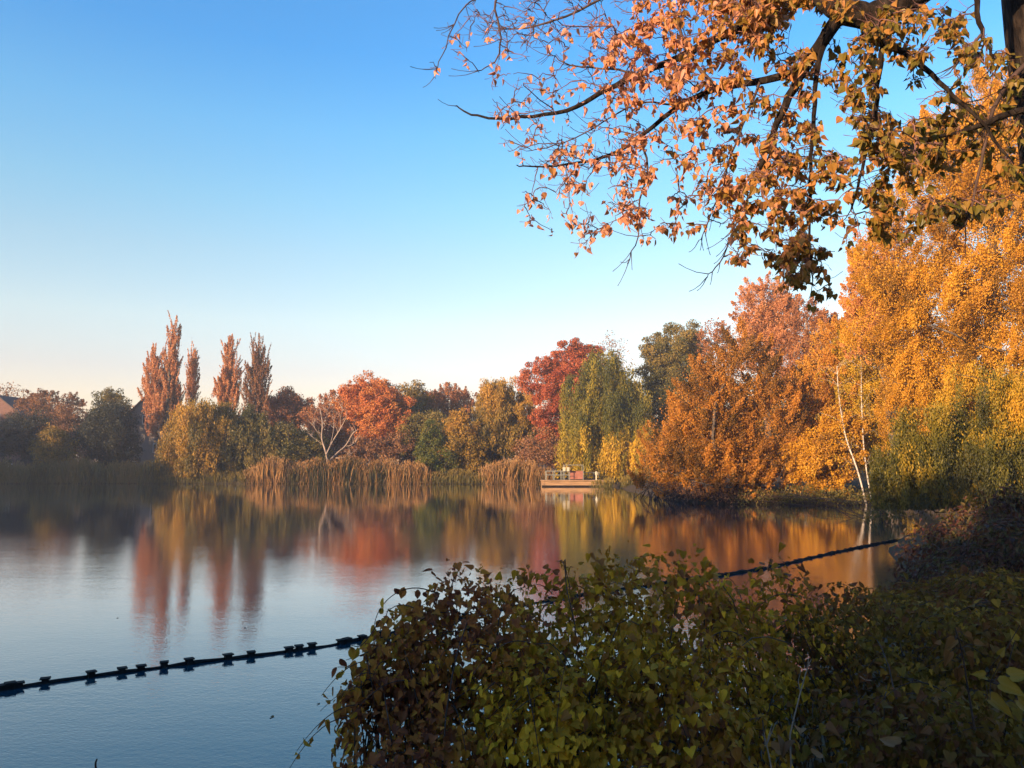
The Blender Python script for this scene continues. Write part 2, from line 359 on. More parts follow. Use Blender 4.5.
def tree(name, label, Y, blobs, mode='ball', pal='gold', base=None, cat='tree', group=None, k=2.6, lpx=1.5, clump=.30, ncl=None,
         bark=None, dens_in=.45, trunk_r=None, L=None, droop_to=None, patch_rnd=.62, stems=1, depth=1.0, limbs=True, palbias=None, aspect=.62, tip=None, nlimb=None, yscale=1.0, trunk_top=None):
    """a tree or shrub standing at distance Y; blobs = crown lobes (px, py, rx, ry[, dy]) measured in the photo and turned into ellipsoids of real size"""
    s = Y / F
    bx = base[0] if isinstance(base, (tuple, list)) else (base if base is not None else blobs[0][0])
    X0 = (bx - 512) / F * Y
    Y0 = Y
    gz = float(ground_z([(X0, Y0)])[0]); B = np.array((X0, Y0, gz - .08))
    root = empty(name, B); tag(root, label, cat, group)
    cen = []; cd_ = []; crad = []; cblob = []
    areas = np.array([b[2] * b[3] * math.pi for b in blobs]); tot = areas.sum()
    tp = -1e9; topx = None
    for b, ar in zip(blobs, areas):
        dy = b[4] if len(b) > 4 else 0
        c = P(b[0], b[1], Y + dy); rx = b[2] * s; rz = b[3] * s; ry = min(rx * depth, 7.0 if Y > 30 else rx)
        if c[2] + rz > tp: tp = c[2] + rz; topx = c
        m = max(10, int((ncl or 70) * (1.7 if mode == 'weep' else 2.4) * ar / tot))
        d = sph(m); d[:, 2] = np.where((d[:, 2] < -.5) & (rng.random(m) < .6), -d[:, 2], d[:, 2])
        u = (dens_in + (1 - dens_in) * rng.random(m)) ** .8
        u *= 1 + .13 * np.sin(d[:, 0] * 5 + b[0]) * np.sin(d[:, 2] * 6 + b[1])
        cen.append(c + d * u[:, None] * np.array((rx, ry, rz)))
        cd_.append(d); rc = clump * min(rx, rz * 1.3) * (.35 + .9 * rng.random(m)); crad.append(rc)
    cen = np.concatenate(cen); cd_ = np.concatenate(cd_); crad = np.concatenate(crad); M = len(cen)
    cen[:, 2] = np.maximum(cen[:, 2], .35)
    # trunk and limbs
    tr_r = trunk_r or max(.06, .018 * (tp - gz))
    mb = MB()
    if limbs:
        ttop = np.array((topx[0], topx[1], gz + (tp - gz) * (trunk_top or .86)))
        n_at = min(M, nlimb or 70)
        sel = rng.choice(M, n_at, replace=False)
        if stems == 1:
            tl = trunk_line(B, ttop, 9, .12, int(bx * 7 + Y))
            limbs_mesh(mb, tl, cen[sel] * .93 + tl[-1] * .0 + .07 * B, tip or max(.012, .25 * s), tr_r, steps=4)
        else:
            for q in range(stems):
                sub = sel[q::stems]
                if len(sub) < 2: continue
                b0 = B + np.array((rng.normal(0, .25), rng.normal(0, .25), 0)); tpq = cen[sub].mean(0)
                tl = trunk_line(b0, b0 * .35 + tpq * .65, 5, .2, q)
                limbs_mesh(mb, tl, cen[sub], tip or max(.012, .25 * s), tr_r * .6, steps=3)
        mb.build('trunk', bark or BARK, root, B)
    # leaves
    n = int(tot * k * yscale * 2.3)
    wgt = crad ** 1.5; ci = rng.choice(M, n, p=wgt / wgt.sum())
    c = cen[ci]; rc = crad[ci][:, None]; d = cd_[ci]
    size = lpx * s * (.6 + .8 * rng.random(n))
    if mode == 'ball':
        off = sph(n) * (rng.random((n, 1)) ** .45) * rc; off[:, 2] *= .75
        pos = c + off; ax = sph(n) + np.array((0, 0, -.3)); no = sph(n) + d * .6 + np.array((0, 0, .5)); asp = .75
    elif mode in ('up', 'plume'):
        LL = (L or .9) * rc if mode == 'up' else (L or .18) * (tp - gz) * (.6 + .6 * rng.random((M, 1)))[ci]
        out = d * np.array((1, 1, .3)) * (.8 if mode == 'up' else .22) + np.array((0, 0, 1.0 if mode == 'up' else 1.0))
        out = nrm(out + rng.normal(0, .18, (M, 3))[ci])
        t = rng.random((n, 1)) ** .8
        wd = (rc * .55 if mode == 'up' else rc * .6) * (1.05 - t) ** .6
        pos = c + out * (t - .35) * LL + rng.normal(0, .45, (n, 3)) * wd
        ax = out + rng.normal(0, .5, (n, 3)); no = sph(n) + d * .4; asp = aspect
    else:  # weep
        zb = droop_to if droop_to is not None else gz + .2
        ln = np.minimum((L or 3.0) * (.4 + 1.1 * rng.random((M, 1)) ** 1.5), np.maximum(cen[:, 2:3] - zb, .3))[ci]
        # each clump is a curtain of several strands
        ns = 7
        so_ = rng.normal(0, .55, (M, ns, 3)) * crad[:, None, None]; so_[..., 2] *= .5
        si = rng.integers(0, ns, n); ph = (.55 + .6 * rng.random((M, ns)))[ci, si][:, None]
        t = rng.random((n, 1)) ** .85
        base_ = c + so_[ci, si]
        outw = nrm(d * np.array((1, 1, 0)) + 1e-4) * .35 * rc
        pos = c + so_[ci, si] * (1 - .45 * t) + outw * np.sqrt(t) + np.array((0, 0, -1.)) * t * ln * ph + rng.normal(0, .05 + .9 * s, (n, 3))
        pos[:, 2] = np.maximum(pos[:, 2], zb + rng.random(n) * .2)
        ax = np.array((0, 0, -1.)) + rng.normal(0, .35, (n, 3)); no = sph(n) + d * .3; asp = .36; size = size * 1.5
    cr = rng.random(M)[ci]
    if mode == 'weep': patch_rnd = .75
    rnd = np.clip(patch_rnd * cr + (1 - patch_rnd) * rng.random(n), 0, 1)
    if palbias is not None: rnd = np.clip(rnd + palbias(pos - B, (pos[:, 2] - gz) / (tp - gz)), 0, 1)
    if mode != 'plume':
        # leaves strung loosely between the clumps
        lo = rng.random(n) < (.10 if mode == 'weep' else .30); j2 = rng.integers(0, M, n)
        sh = (rng.random((n, 1)) * .8) * np.clip(cen[j2] - c, -crad[ci][:, None] * 3.5, crad[ci][:, None] * 3.5)
        pos = np.where(lo[:, None], pos + sh * .8, pos); pos[:, 2] = np.maximum(pos[:, 2], gz * .2)
    lb = MB(); leaves(lb, pos, ax, no, size, T_DIA, rnd, asp)
    lb.build('crown', LM[pal], root, B)
    return root

GF = 'trees along the far bank'
# ---- far left, in shade
tree('broadleaf_tree', 'half bare reddish twiggy tree rising behind the dark shrubs at far left', 121, [(52, 408, 30, 20), (30, 412, 20, 17), (72, 412, 18, 18)], 'up', 'brown', 50, group=GF, k=1.1, ncl=90, clump=.25, nlimb=90)
tree('broadleaf_tree', 'sparse olive tree with see-through top left of the grey gabled house', 122, [(110, 408, 17, 20), (98, 420, 13, 18), (122, 418, 10, 18)], 'ball', 'oak', 110, group=GF, k=1.5, ncl=60, nlimb=60)
tree('broadleaf_tree', 'bare wispy tree above the brick house roof at the left edge', 134, [(8, 400, 22, 18)], 'up', 'brown', 6, group=GF, k=.5, ncl=50, nlimb=60)
tree('dense_shrub', 'large dark green shrub in front of the brick house at far left', 112, [(30, 440, 32, 30), (5, 446, 24, 24)], 'ball', 'dark', 28, 'shrub', k=3, stems=3)
tree('dense_shrub', 'dull plum-brown shrub between the two dark green ones at far left', 114, [(66, 436, 26, 30)], 'ball', 'brown', 66, 'shrub', k=3, stems=3)
tree('dense_shrub', 'darkest bluish green round shrub beside the grey gabled house', 110, [(108, 437, 30, 33), (120, 450, 24, 22)], 'ball', 'dark', 108, 'shrub', k=3, stems=3)
tree('dense_shrub', 'low olive shrub on the waterside in front of plum-brown shrub', 106, [(56, 452, 22, 24)], 'ball', 'olive', 56, 'shrub', k=3, stems=3)
# ---- columnar poplars
def shade_low(p, t): return -np.clip(.55 - t, 0, 1) * .9 + np.where(p[:, 0] > 1.2, -.12, .05)  # leaf colour carries shade: darker low down and on the right
GP = 'columnar poplars over the far bank'
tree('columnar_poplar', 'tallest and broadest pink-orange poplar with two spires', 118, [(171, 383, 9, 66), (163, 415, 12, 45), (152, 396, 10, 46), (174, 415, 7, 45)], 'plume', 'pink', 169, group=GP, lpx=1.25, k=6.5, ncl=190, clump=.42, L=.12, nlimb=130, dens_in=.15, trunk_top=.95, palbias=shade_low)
tree('columnar_poplar', 'slimmest shortest poplar spire close beside the broadest one', 124, [(192, 386, 6, 38)], 'plume', 'pink', 190, group=GP, lpx=1.25, k=6.5, ncl=70, clump=.45, L=.13, dens_in=.15, nlimb=60, trunk_top=.95)
tree('columnar_poplar', 'pink poplar spire rising behind the golden willow, left of the dull one', 120, [(229, 380, 8, 46), (224, 398, 10, 30), (235, 395, 7, 36)], 'plume', 'pink', 228, group=GP, lpx=1.25, k=5.5, ncl=120, clump=.42, L=.12, dens_in=.15, nlimb=90, trunk_top=.95)
tree('columnar_poplar', 'dull brown half bare poplar, rightmost of the spires', 119, [(257, 380, 8, 46), (252, 396, 8, 34), (263, 392, 7, 40)], 'plume', 'brown', 257, group=GP, lpx=1.25, k=4.0, ncl=120, clump=.40, L=.13, dens_in=.15, nlimb=110, trunk_top=.95)
# ---- willows under the poplars
tree('weeping_willow', 'golden weeping willow below the pink poplars reaching the water', 106, [(200, 430, 36, 34), (216, 420, 24, 24), (184, 446, 20, 28), (205, 452, 34, 26)], 'weep', 'olive', 200, group=GF, k=3.6, ncl=120, clump=.3, L=4.2, palbias=lambda p, t: np.where(p[:, 0] < 0, .28, 0))
tree('weeping_willow', 'dark olive willow right of the golden willow on the far bank', 108, [(248, 434, 32, 32), (264, 444, 26, 30), (234, 446, 28, 30)], 'weep', 'oak', 246, group=GF, k=3.6, ncl=120, clump=.3, L=3.6)
tree('broadleaf_tree', 'pale brown-orange tree behind the dark olive willow', 124, [(285, 412, 24, 24), (268, 420, 20, 22), (303, 420, 16, 24)], 'ball', 'rust', 285, group=GF, k=2.6, ncl=80)
tree('dense_shrub', 'dark brown-green shrub at the left of the bare white-limbed tree', 109, [(290, 450, 30, 26), (312, 452, 20, 22)], 'ball', 'oak', 292, 'shrub', k=3, stems=3)
tree('broadleaf_tree', 'russet tree standing directly behind the bare white-limbed tree', 120, [(335, 424, 30, 32), (320, 432, 22, 30), (350, 430, 20, 34)], 'up', 'rust', 336, group=GF, k=2.4, ncl=90)
tree('broadleaf_tree', 'vivid orange-red tree, brightest on the far bank', 113, [(372, 404, 28, 28), (356, 402, 20, 24), (380, 428, 24, 28), (398, 418, 20, 30)], 'ball', 'vivid', 374, group=GF, k=3.0, ncl=110, clump=.26)
tree('broadleaf_tree', 'brown-olive tree right behind the vivid orange-red one', 123, [(414, 416, 22, 34), (402, 404, 18, 20)], 'ball', 'olive', 412, group=GF, k=2.6, ncl=80)
tree('broadleaf_tree', 'dull plum-red tree with flat top between orange-red and yellow trees', 124, [(448, 412, 28, 28), (432, 424, 22, 26), (468, 414, 20, 28)], 'up', 'rust', 448, group=GF, k=2.4, ncl=100)
tree('dense_shrub', 'olive-green conical shrub at the right end of the long reed bed', 105, [(432, 452, 16, 30), (436, 466, 24, 18)], 'ball', 'green', 432, 'shrub', k=3.4, stems=2)
tree('dense_shrub', 'yellow-orange shrub beside the olive-green conical one', 106, [(462, 438, 20, 30), (470, 462, 22, 22)], 'ball', 'olive', 462, 'shrub', k=3.4, stems=2, palbias=lambda p, t: np.clip(t - .35, 0, 1) * .9)
tree('dense_shrub', 'rust-brown undergrowth shrub under the vivid orange-red tree', 111, [(372, 452, 26, 16), (398, 450, 22, 18), (350, 456, 20, 12)], 'ball', 'brown', 376, 'shrub', k=3.2, stems=3)
tree('dense_shrub', 'brown undergrowth shrub between conical shrub and light golden tree', 110, [(486, 455, 20, 20)], 'ball', 'olive', 486, 'shrub', k=3.2, stems=3)
tree('dense_shrub', 'dark shrub under the plum-red tree left of the conical shrub', 112, [(415, 440, 20, 28), (440, 440, 26, 26)], 'ball', 'oak', 420, 'shrub', k=3.2, stems=3)
tree('dense_shrub', 'small orange bush low between two shrubs on far bank', 104, [(443, 456, 6, 7)], 'ball', 'vivid', 443, 'shrub', k=4, stems=2, ncl=14)
tree('broadleaf_tree', 'light golden tree with green lower skirts left of the red tree', 108, [(506, 406, 27, 30), (492, 398, 18, 22), (524, 408, 14, 26), (496, 436, 22, 28), (516, 436, 20, 26)], 'weep', 'olive', 507, group=GF, k=3.2, ncl=120, clump=.28, L=2.6, palbias=lambda p, t: np.clip(t - .45, -.3, 1) * 1.1)
tree('broadleaf_tree', 'deep red oak with rising crown left of the green weeping willow', 106, [(572, 366, 28, 30), (545, 380, 26, 24), (580, 400, 26, 36), (552, 410, 26, 30), (592, 378, 18, 36), (560, 428, 24, 26)], 'ball', 'red', 568, group=GF, k=3.0, ncl=170, clump=.24)
tree('dense_shrub', 'dark shaded thicket under the red oak behind the raft', 105, [(540, 452, 26, 24), (566, 456, 26, 22), (586, 462, 20, 20)], 'ball', 'brown', 560, 'shrub', k=3, stems=3)
tree('bare_tree', 'bare twiggy treetop showing between red oak and tall oak', 122, [(612, 360, 20, 28)], 'up', 'brown', 612, group=GF, k=.25, ncl=90, nlimb=90, tip=.03)
tree('weeping_willow', 'tall green weeping willow with yellow lower curtains right of the raft', 99, [(602, 366, 24, 24), (582, 398, 22, 30), (614, 398, 30, 38), (586, 434, 28, 28), (642, 438, 22, 32), (618, 440, 30, 30), (632, 392, 18, 26)], 'weep', 'willow', 612, group=GF, k=3.6, ncl=125, clump=.3, L=5.4, trunk_r=.4, palbias=lambda p, t: np.clip(.30 - t, -.22, 1) * 1.3)
tree('weeping_willow', 'small bright yellow willow trailing into the water by the tall willow', 96, [(616, 448, 13, 20), (611, 458, 9, 20), (641, 452, 13, 22)], 'weep', 'ygold', 625, group=GF, k=4, ncl=60, clump=.35, L=3.0, droop_to=.1, depth=.6)
tree('broadleaf_tree', 'tall dark green oak behind the weeping willow', 104, [(680, 352, 32, 30), (658, 362, 24, 28), (700, 356, 18, 26), (675, 392, 36, 36), (652, 402, 26, 30), (690, 420, 34, 30)], 'ball', 'oak', 676, group=GF, k=3.0, ncl=130, clump=.24, palbias=lambda p, t: np.clip(t - .72, -.5, .2) * 1.1)  # lower leaves take darker palette colours to paint in shade
tree('bare_tree', 'thin reddish half bare tree right of the tall dark oak', 100, [(716, 345, 20, 28), (728, 362, 16, 26)], 'up', 'rust', 718, group=GF, k=1.0, ncl=90, nlimb=90)
# ---- right bank
GR = 'trees on the right bank'
tree('broadleaf_tree', 'rose-pink rounded treetop above the big orange willow', 78, [(765, 306, 30, 32), (745, 312, 18, 22), (782, 322, 24, 36), (765, 350, 34, 34)], 'up', 'pink', 768, group=GR, k=3.2, ncl=130, clump=.26, lpx=1.5)
tree('broadleaf_tree', 'russet tree with a bare grey limb right of the rose-pink treetop', 74, [(806, 330, 24, 40), (828, 350, 26, 44), (800, 372, 26, 40)], 'up', 'rust', 806, group=GR, k=2.2, ncl=110, clump=.26, nlimb=110, bark=BARK_P)
tree('spreading_willow', 'broad orange willow mound leaning over the water, largest on the right bank', 56, [(748, 382, 44, 54), (712, 412, 48, 50), (768, 428, 44, 60), (690, 446, 50, 42), (728, 460, 54, 40), (664, 466, 36, 30), (705, 486, 56, 20, -1.5), (770, 478, 40, 30), (660, 482, 28, 18, -1), (740, 492, 50, 14, -2)], 'up', 'orange', 742, 'tree', GR, k=2.6, ncl=240, clump=.2, lpx=1.6, L=1.8, stems=5, trunk_r=.5, nlimb=170, palbias=lambda p, t: .2 * np.sin(p[:, 0] * .9) * np.sin(p[:, 2] * 1.1 + 2) - .15)
tree('broadleaf_tree', 'golden-orange tree between the orange willow mound and yellow maple', 57, [(822, 396, 36, 46), (806, 430, 30, 46), (846, 386, 32, 44), (838, 350, 26, 36)], 'up', 'orange', 822, group=GR, k=3.2, ncl=160, clump=.24, L=1.6, palbias=lambda p, t: np.clip(t - .3, -.2, 1) * .6)
tree('maple_tree', 'bright yellow-orange maple low over the water left of the birches', 53.5, [(820, 462, 30, 30), (842, 440, 26, 32), (806, 460, 22, 20), (828, 486, 20, 20)], 'ball', 'gold', 832, 'tree', GR, k=3.6, ncl=140, clump=.24, lpx=1.8)
tree('broadleaf_tree', 'tall golden weeping-branched tree, largest crown at the right edge', 44, [(955, 165, 64, 66), (1005, 150, 70, 74), (905, 240, 50, 62), (1000, 240, 70, 80), (930, 320, 66, 66), (885, 330, 44, 66), (1000, 340, 60, 76), (955, 400, 76, 56), (872, 280, 26, 44), (1060, 260, 60, 130), (900, 420, 36, 44)], 'up', 'gold', 975, group=GR, k=2.9, ncl=260, clump=.20, lpx=1.7, L=1.7, trunk_r=.55, nlimb=220, palbias=lambda p, t: .22 * np.sin(p[:, 0] * 1.1 + 1) * np.sin(p[:, 2] * .9) - .25 * (p[:, 0] > 1.5) * (np.sin(p[:, 2] * 1.7) > .3))
tree('broadleaf_tree', 'dull olive-gold tree behind the two white birches', 56, [(872, 380, 44, 60), (858, 430, 34, 54), (900, 440, 40, 54), (850, 370, 24, 44)], 'up', 'ygold', 884, group=GR, k=3.0, ncl=150, clump=.24, L=1.5)
tree('weeping_willow', 'feathery green willow drooping to the bank in front of the birches', 30, [(930, 425, 34, 30), (975, 385, 30, 34), (1000, 420, 34, 36), (908, 455, 30, 36), (950, 462, 60, 40), (915, 500, 30, 28), (985, 470, 60, 50), (893, 512, 16, 18), (1025, 420, 44, 70), (885, 470, 14, 24), (960, 510, 50, 24)], 'weep', 'mixwillow', 985, group=GR, k=2.5, ncl=190, clump=.24, lpx=1.9, L=3.0, palbias=lambda p, t: np.clip(t - .60, -.3, .5) * .8 + .22 * np.sin(p[:, 0] * 2.3) * np.sin(p[:, 2] * 1.9 + 1))
tree('broadleaf_tree', 'pinkish orange tree on the left flank of the large golden one', 49, [(884, 262, 34, 52), (868, 300, 30, 50), (895, 330, 40, 60), (862, 340, 22, 40)], 'up', 'salmon', 884, group=GR, k=2.8, ncl=170, clump=.22, lpx=1.7, L=1.5)

def birch(label, pts, Y, r):
    q = [P(px, py, Y + dy) for px, py, dy in pts]
    g0 = float(ground_z([q[0][:2]])[0]); q[0][2] = g0 - .1
    q = chaikin(np.array(q), 2, False)
    root = empty('birch_tree', q[0]); tag(root, label, 'tree', 'white birches on the right bank')
    mb = MB(); mb.tube(q, np.linspace(r, r * .3, len(q)), 8)
    lb = MB(); ps = []
    for j in range(6, len(q) - 1, 2):
        for _ in range(3):
            d = sph(1)[0]; d[2] = abs(d[2]) * .7 + .3; d = nrm(d); ln = rng.uniform(.6, 1.8)
            e = q[j] + d * ln; m_ = (q[j] + e) / 2 + np.array((0, 0, .08)); ds = e + np.array((d[0] * .3, d[1] * .3, -.4))
            mb.tube(np.array([q[j], m_, e, ds]), np.linspace(.010, .004, 4), 4)
            ps.append(e + rng.normal(0, .25, (40, 3)) + np.array((0, 0, -.2)))
    mb.build('trunk', BARK_W, root, q[0])
    ps = np.concatenate(ps); n = len(ps); leaves(lb, ps, sph(n) + (0, 0, -.6), sph(n), .09 * (.6 + .8 * rng.random(n)), T_DIA, rng.random(n), .75)
    lb.build('crown', LM['ygold'], root, q[0])
birch('white birch curving left as it rises, the left one of the pair', [(866, 498, 0), (858, 470, 0), (846, 440, .2), (841, 412, .3), (838, 388, .3), (837, 366, .3)], 51.9, .065)
birch('white birch with straighter upright trunk, right one of the pair', [(871, 496, 0), (866, 468, 0), (863, 440, 0), (862, 410, -.2), (861, 388, -.2), (862, 368, 0)], 52.6, .055)

# bare white-limbed tree
wb = P(328, 466, 105.5); wb[2] = float(ground_z([wb[:2]])[0]) - .1
root = empty('bare_tree', wb); tag(root, 'bare pale tree with forked white limbs behind the long reed bed', 'tree')
mb = MB()
for pts, r0 in [([(328, 466), (326, 452), (321, 438), (323, 424), (320, 408)], .15), ([(326, 455), (332, 442), (341, 428), (346, 418)], .11), ([(328, 462), (338, 452), (346, 446), (352, 434), (357, 430)], .12), ([(321, 438), (315, 428), (312, 424)], .06),
                ([(336, 458), (345, 458), (351, 454)], .08), ([(330, 446), (334, 430), (333, 414)], .05), ([(341, 428), (340, 418), (343, 408)], .05), ([(346, 446), (350, 446), (356, 442)], .05), ([(323, 424), (327, 416), (328, 408)], .05), ([(324, 446), (317, 440), (311, 436)], .05)]:
    q = chaikin(np.array([P(a, b, 105.5 + rng.normal(0, .4)) for a, b in pts]), 2, False); mb.tube(q, np.linspace(r0, r0 * .35, len(q)), 6)
    for _ in range(7):
        j = rng.integers(len(q) // 2, len(q)); e = q[j] + np.array((rng.normal(0, .6), rng.normal(0, .5), rng.uniform(.4, 1.3)))
        mb.tube(np.array([q[j], (q[j] + e) / 2 + rng.normal(0, .08, 3), e]), [.035, .025, .012], 4)
mb.build('trunk', BARK_P, root, wb)

# woods closing the view behind, and on the left and near banks outside the picture (these unseen ones are added to shade shore and foreground)
def wood(name, spots, pal, leaf, k, seed):
    r = np.random.default_rng(seed); lb = MB(); tb = MB()
    for (x, y, h, rad) in spots:
        z0 = .7; nc = 26
        c = np.array((x, y, z0 + h * .55)) + sph(nc) * (.35 + .65 * r.random((nc, 1))) * np.array((rad, rad, h * .45))
        n = int(k * 3.2 * h * rad); ci = r.integers(0, nc, n)
        pos = c[ci] + sph(n) * r.random((n, 1)) ** .4 * rad * .42
        pos[:, 2] = np.maximum(pos[:, 2], z0)
        leaves(lb, pos, sph(n), sph(n), leaf * (.6 + .8 * r.random(n)), T_DIA, np.clip(.6 * r.random(nc)[ci] + .4 * r.random(n), 0, 1), .8)
        tb.tube(np.array([(x, y, 0), (x + r.normal(0, .2), y, z0 + h * .5), (x, y, z0 + h * .8)]), [.3, .2, .06], 6)
    V = tb
    for v, f in zip(V.v, V.f): pass
    o = lb.build(name, LM[pal]); tag(o, kind='stuff')
    return o, tb
r_ = np.random.default_rng(11)
sp_ = [(x + r_.normal(0, 1), 138 + r_.normal(0, 5), r_.uniform(8.5, 12.5), 4.2) for x in np.arange(-125, 75, 4.2)]
o, tb = wood('far_wood', sp_, 'brown', .30, 38, 5)
tag(o, 'brown wooded mass closing the gaps behind the far bank trees', 'woodland')
sp2 = [(x + r_.normal(0, 1), 118 + r_.normal(0, 3) , r_.uniform(8, 13), 4.2) for x in np.arange(12, 80, 4.0)] + [(44 + r_.normal(0, 3), y, r_.uniform(9, 15), 4.0) for y in np.arange(40, 115, 4.5)] + [(33, 66, 11, 4), (30, 74, 12, 4), (27, 84, 12, 4), (22, 92, 10, 4), (36, 58, 10, 4)]
o, tb = wood('far_wood', sp2, 'olive', .22, 50, 6)
tag(o, 'olive-brown wood closing the gaps behind the right bank trees', 'woodland')
# left-bank and near-bank woods, unseen, placed and sized as shade casters
sp3 = [(-105 + r_.normal(0, 1.5), y, 15.5 + r_.normal(0, 1), 4.5) for y in np.arange(44, 100, 4.2)] + [(-112 + r_.normal(0, 1.5), y, 16 + r_.normal(0, 1), 4.5) for y in np.arange(50, 112, 5)]
sp4 = [(-30 - 3.2 * j + r_.normal(0, 1), -13 + r_.normal(0, 3.0) - .4 * j, 7.0 + .42 * j + r_.normal(0, .6), 3.8) for j in range(16)]
sp4 += [(-19 - 3.2 * j + r_.normal(0, .6), -8 + 3.0 * q + r_.normal(0, .6), 9.2 + .45 * j, 2.6) for j in range(5) for q in range(4)]
sp4 += [(-20 + 1.6 * j, -10 + r_.normal(0, .5), 5.6 + r_.normal(0, .15), 2.1) for j in range(18)] + [(-20 + 1.6 * j, -13 + r_.normal(0, .5), (7.5 if -17 < -20 + 1.6 * j < -9 else 6.5) + r_.normal(0, .15), 2.1) for j in range(18)]
o, tb = wood('shade_wood', sp3, 'dark', .45, 40, 7); tag(o, 'unseen dark wood added on the left bank to shade the far left shore', 'woodland')
sp4 += [(-23 - 3.3 * j + r_.normal(0, .6), -2 + 3.2 * q + r_.normal(0, .6), 9.2 + .45 * j, 2.8) for j in range(8) for q in range(5)]  # trees on the added promontory, unseen, shading the lower right bank
o, tb = wood('shade_wood', sp4, 'dark', .45, 40, 8); tag(o, 'unseen dark wood added on the near bank to the left to keep the foreground in shade', 'woodland')

# ------------------------------------------------------------------ houses
BRICK = noise_mat('brick_red', [(.09, .05, .04), (.13, .07, .055), (.16, .09, .07)], 3, .9)
RENDER_ = noise_mat('render_grey', [(.15, .135, .125), (.19, .165, .15)], 2, .9)
TILE = noise_mat('roof_dark_tile', [(.035, .03, .03), (.06, .05, .048)], 4, .85, (1, 1, 6))
TILE_O = noise_mat('roof_clay_tile', [(.20, .09, .05), (.28, .13, .07)], 4, .85, (1, 1, 6))
GLASS = noise_mat('window_glass', [(.02, .025, .03), (.04, .045, .05)], 2, .1, spec=.6)
TRIM = noise_mat('white_trim', [(.55, .53, .5), (.65, .63, .6)], 5, .6)
def house(label, cx, Y, wd, eave, apex, dep, wall, roofm, group='houses behind the far bank'):
    X = (cx - 512) / F * Y; z0 = .7
    root = empty('gabled_house', (X, Y, z0)); tag(root, label, 'house', group)
    O = np.array((X, Y, z0)); h = wd / 2
    mb = MB()
    v = np.array([(-h, 0, -.3), (h, 0, -.3), (h, 0, eave), (0, 0, apex), (-h, 0, eave), (-h, dep, -.3), (h, dep, -.3), (h, dep, eave), (0, dep, apex), (-h, dep, eave)])
    mb.add(v, [(0, 1, 2, 3, 4), (6, 5, 9, 8, 7)]); mb.add(v, [(1, 6, 7, 2), (5, 0, 4, 9)])
    mb.build('wall', wall, root)
    rb = MB()
    sl = np.array((h + .35, 0, -(apex - eave) * (1 + .35 / h) )); nz = nrm(np.array(((apex - eave), 0, h)))
    for s in (-1, 1):
        a = np.array((0, -.35, apex + .06)); b = a + sl * np.array((s, 1, 1)); t = nz * np.array((s, 1, 1)) * .16
        a2 = a + (0, dep + .7, 0); b2 = b + (0, dep + .7, 0)
        rb.add(np.array([a, b, b2, a2, a + t, b + t, b2 + t, a2 + t]), [(0, 1, 2, 3), (7, 6, 5, 4), (0, 4, 5, 1), (1, 5, 6, 2), (2, 6, 7, 3), (3, 7, 4, 0)])
    roof = rb.build('roof', roofm, root)
    cb = MB(); cb.box((h * .45, dep * .5, apex - .2), (.7, .9, 2.0)); cb.box((h * .45, dep * .5, apex + .88), (.84, 1.04, .16)); cb.build('chimney', BRICK, roof)
    for (wx, wz) in ((-h * .45, 1.5), (h * .45, 1.5), (-h * .45, 4.3), (h * .45, 4.3), (0, eave + .6)):
        fb = MB()
        for dx in (-.55, 0, .55): fb.box((wx + dx, -.03, wz), (.08, .1, 1.36))
        for dz in (-.68, .68): fb.box((wx, -.032, wz + dz), (1.18, .1, .08))
        fr = fb.build('window', TRIM, root)
        gb = MB(); gb.box((wx, -.012, wz), (1.06, .03, 1.3)); gb.build('pane', GLASS, fr)
house('pinkish brick gabled house with dark roof at the left edge', -4, 128, 11, 8.6, 12.8, 12, BRICK, TILE)
house('grey rendered gabled house with clay roof left of the broad poplar', 146, 126, 8.4, 8.2, 12.6, 11, RENDER_, TILE_O)

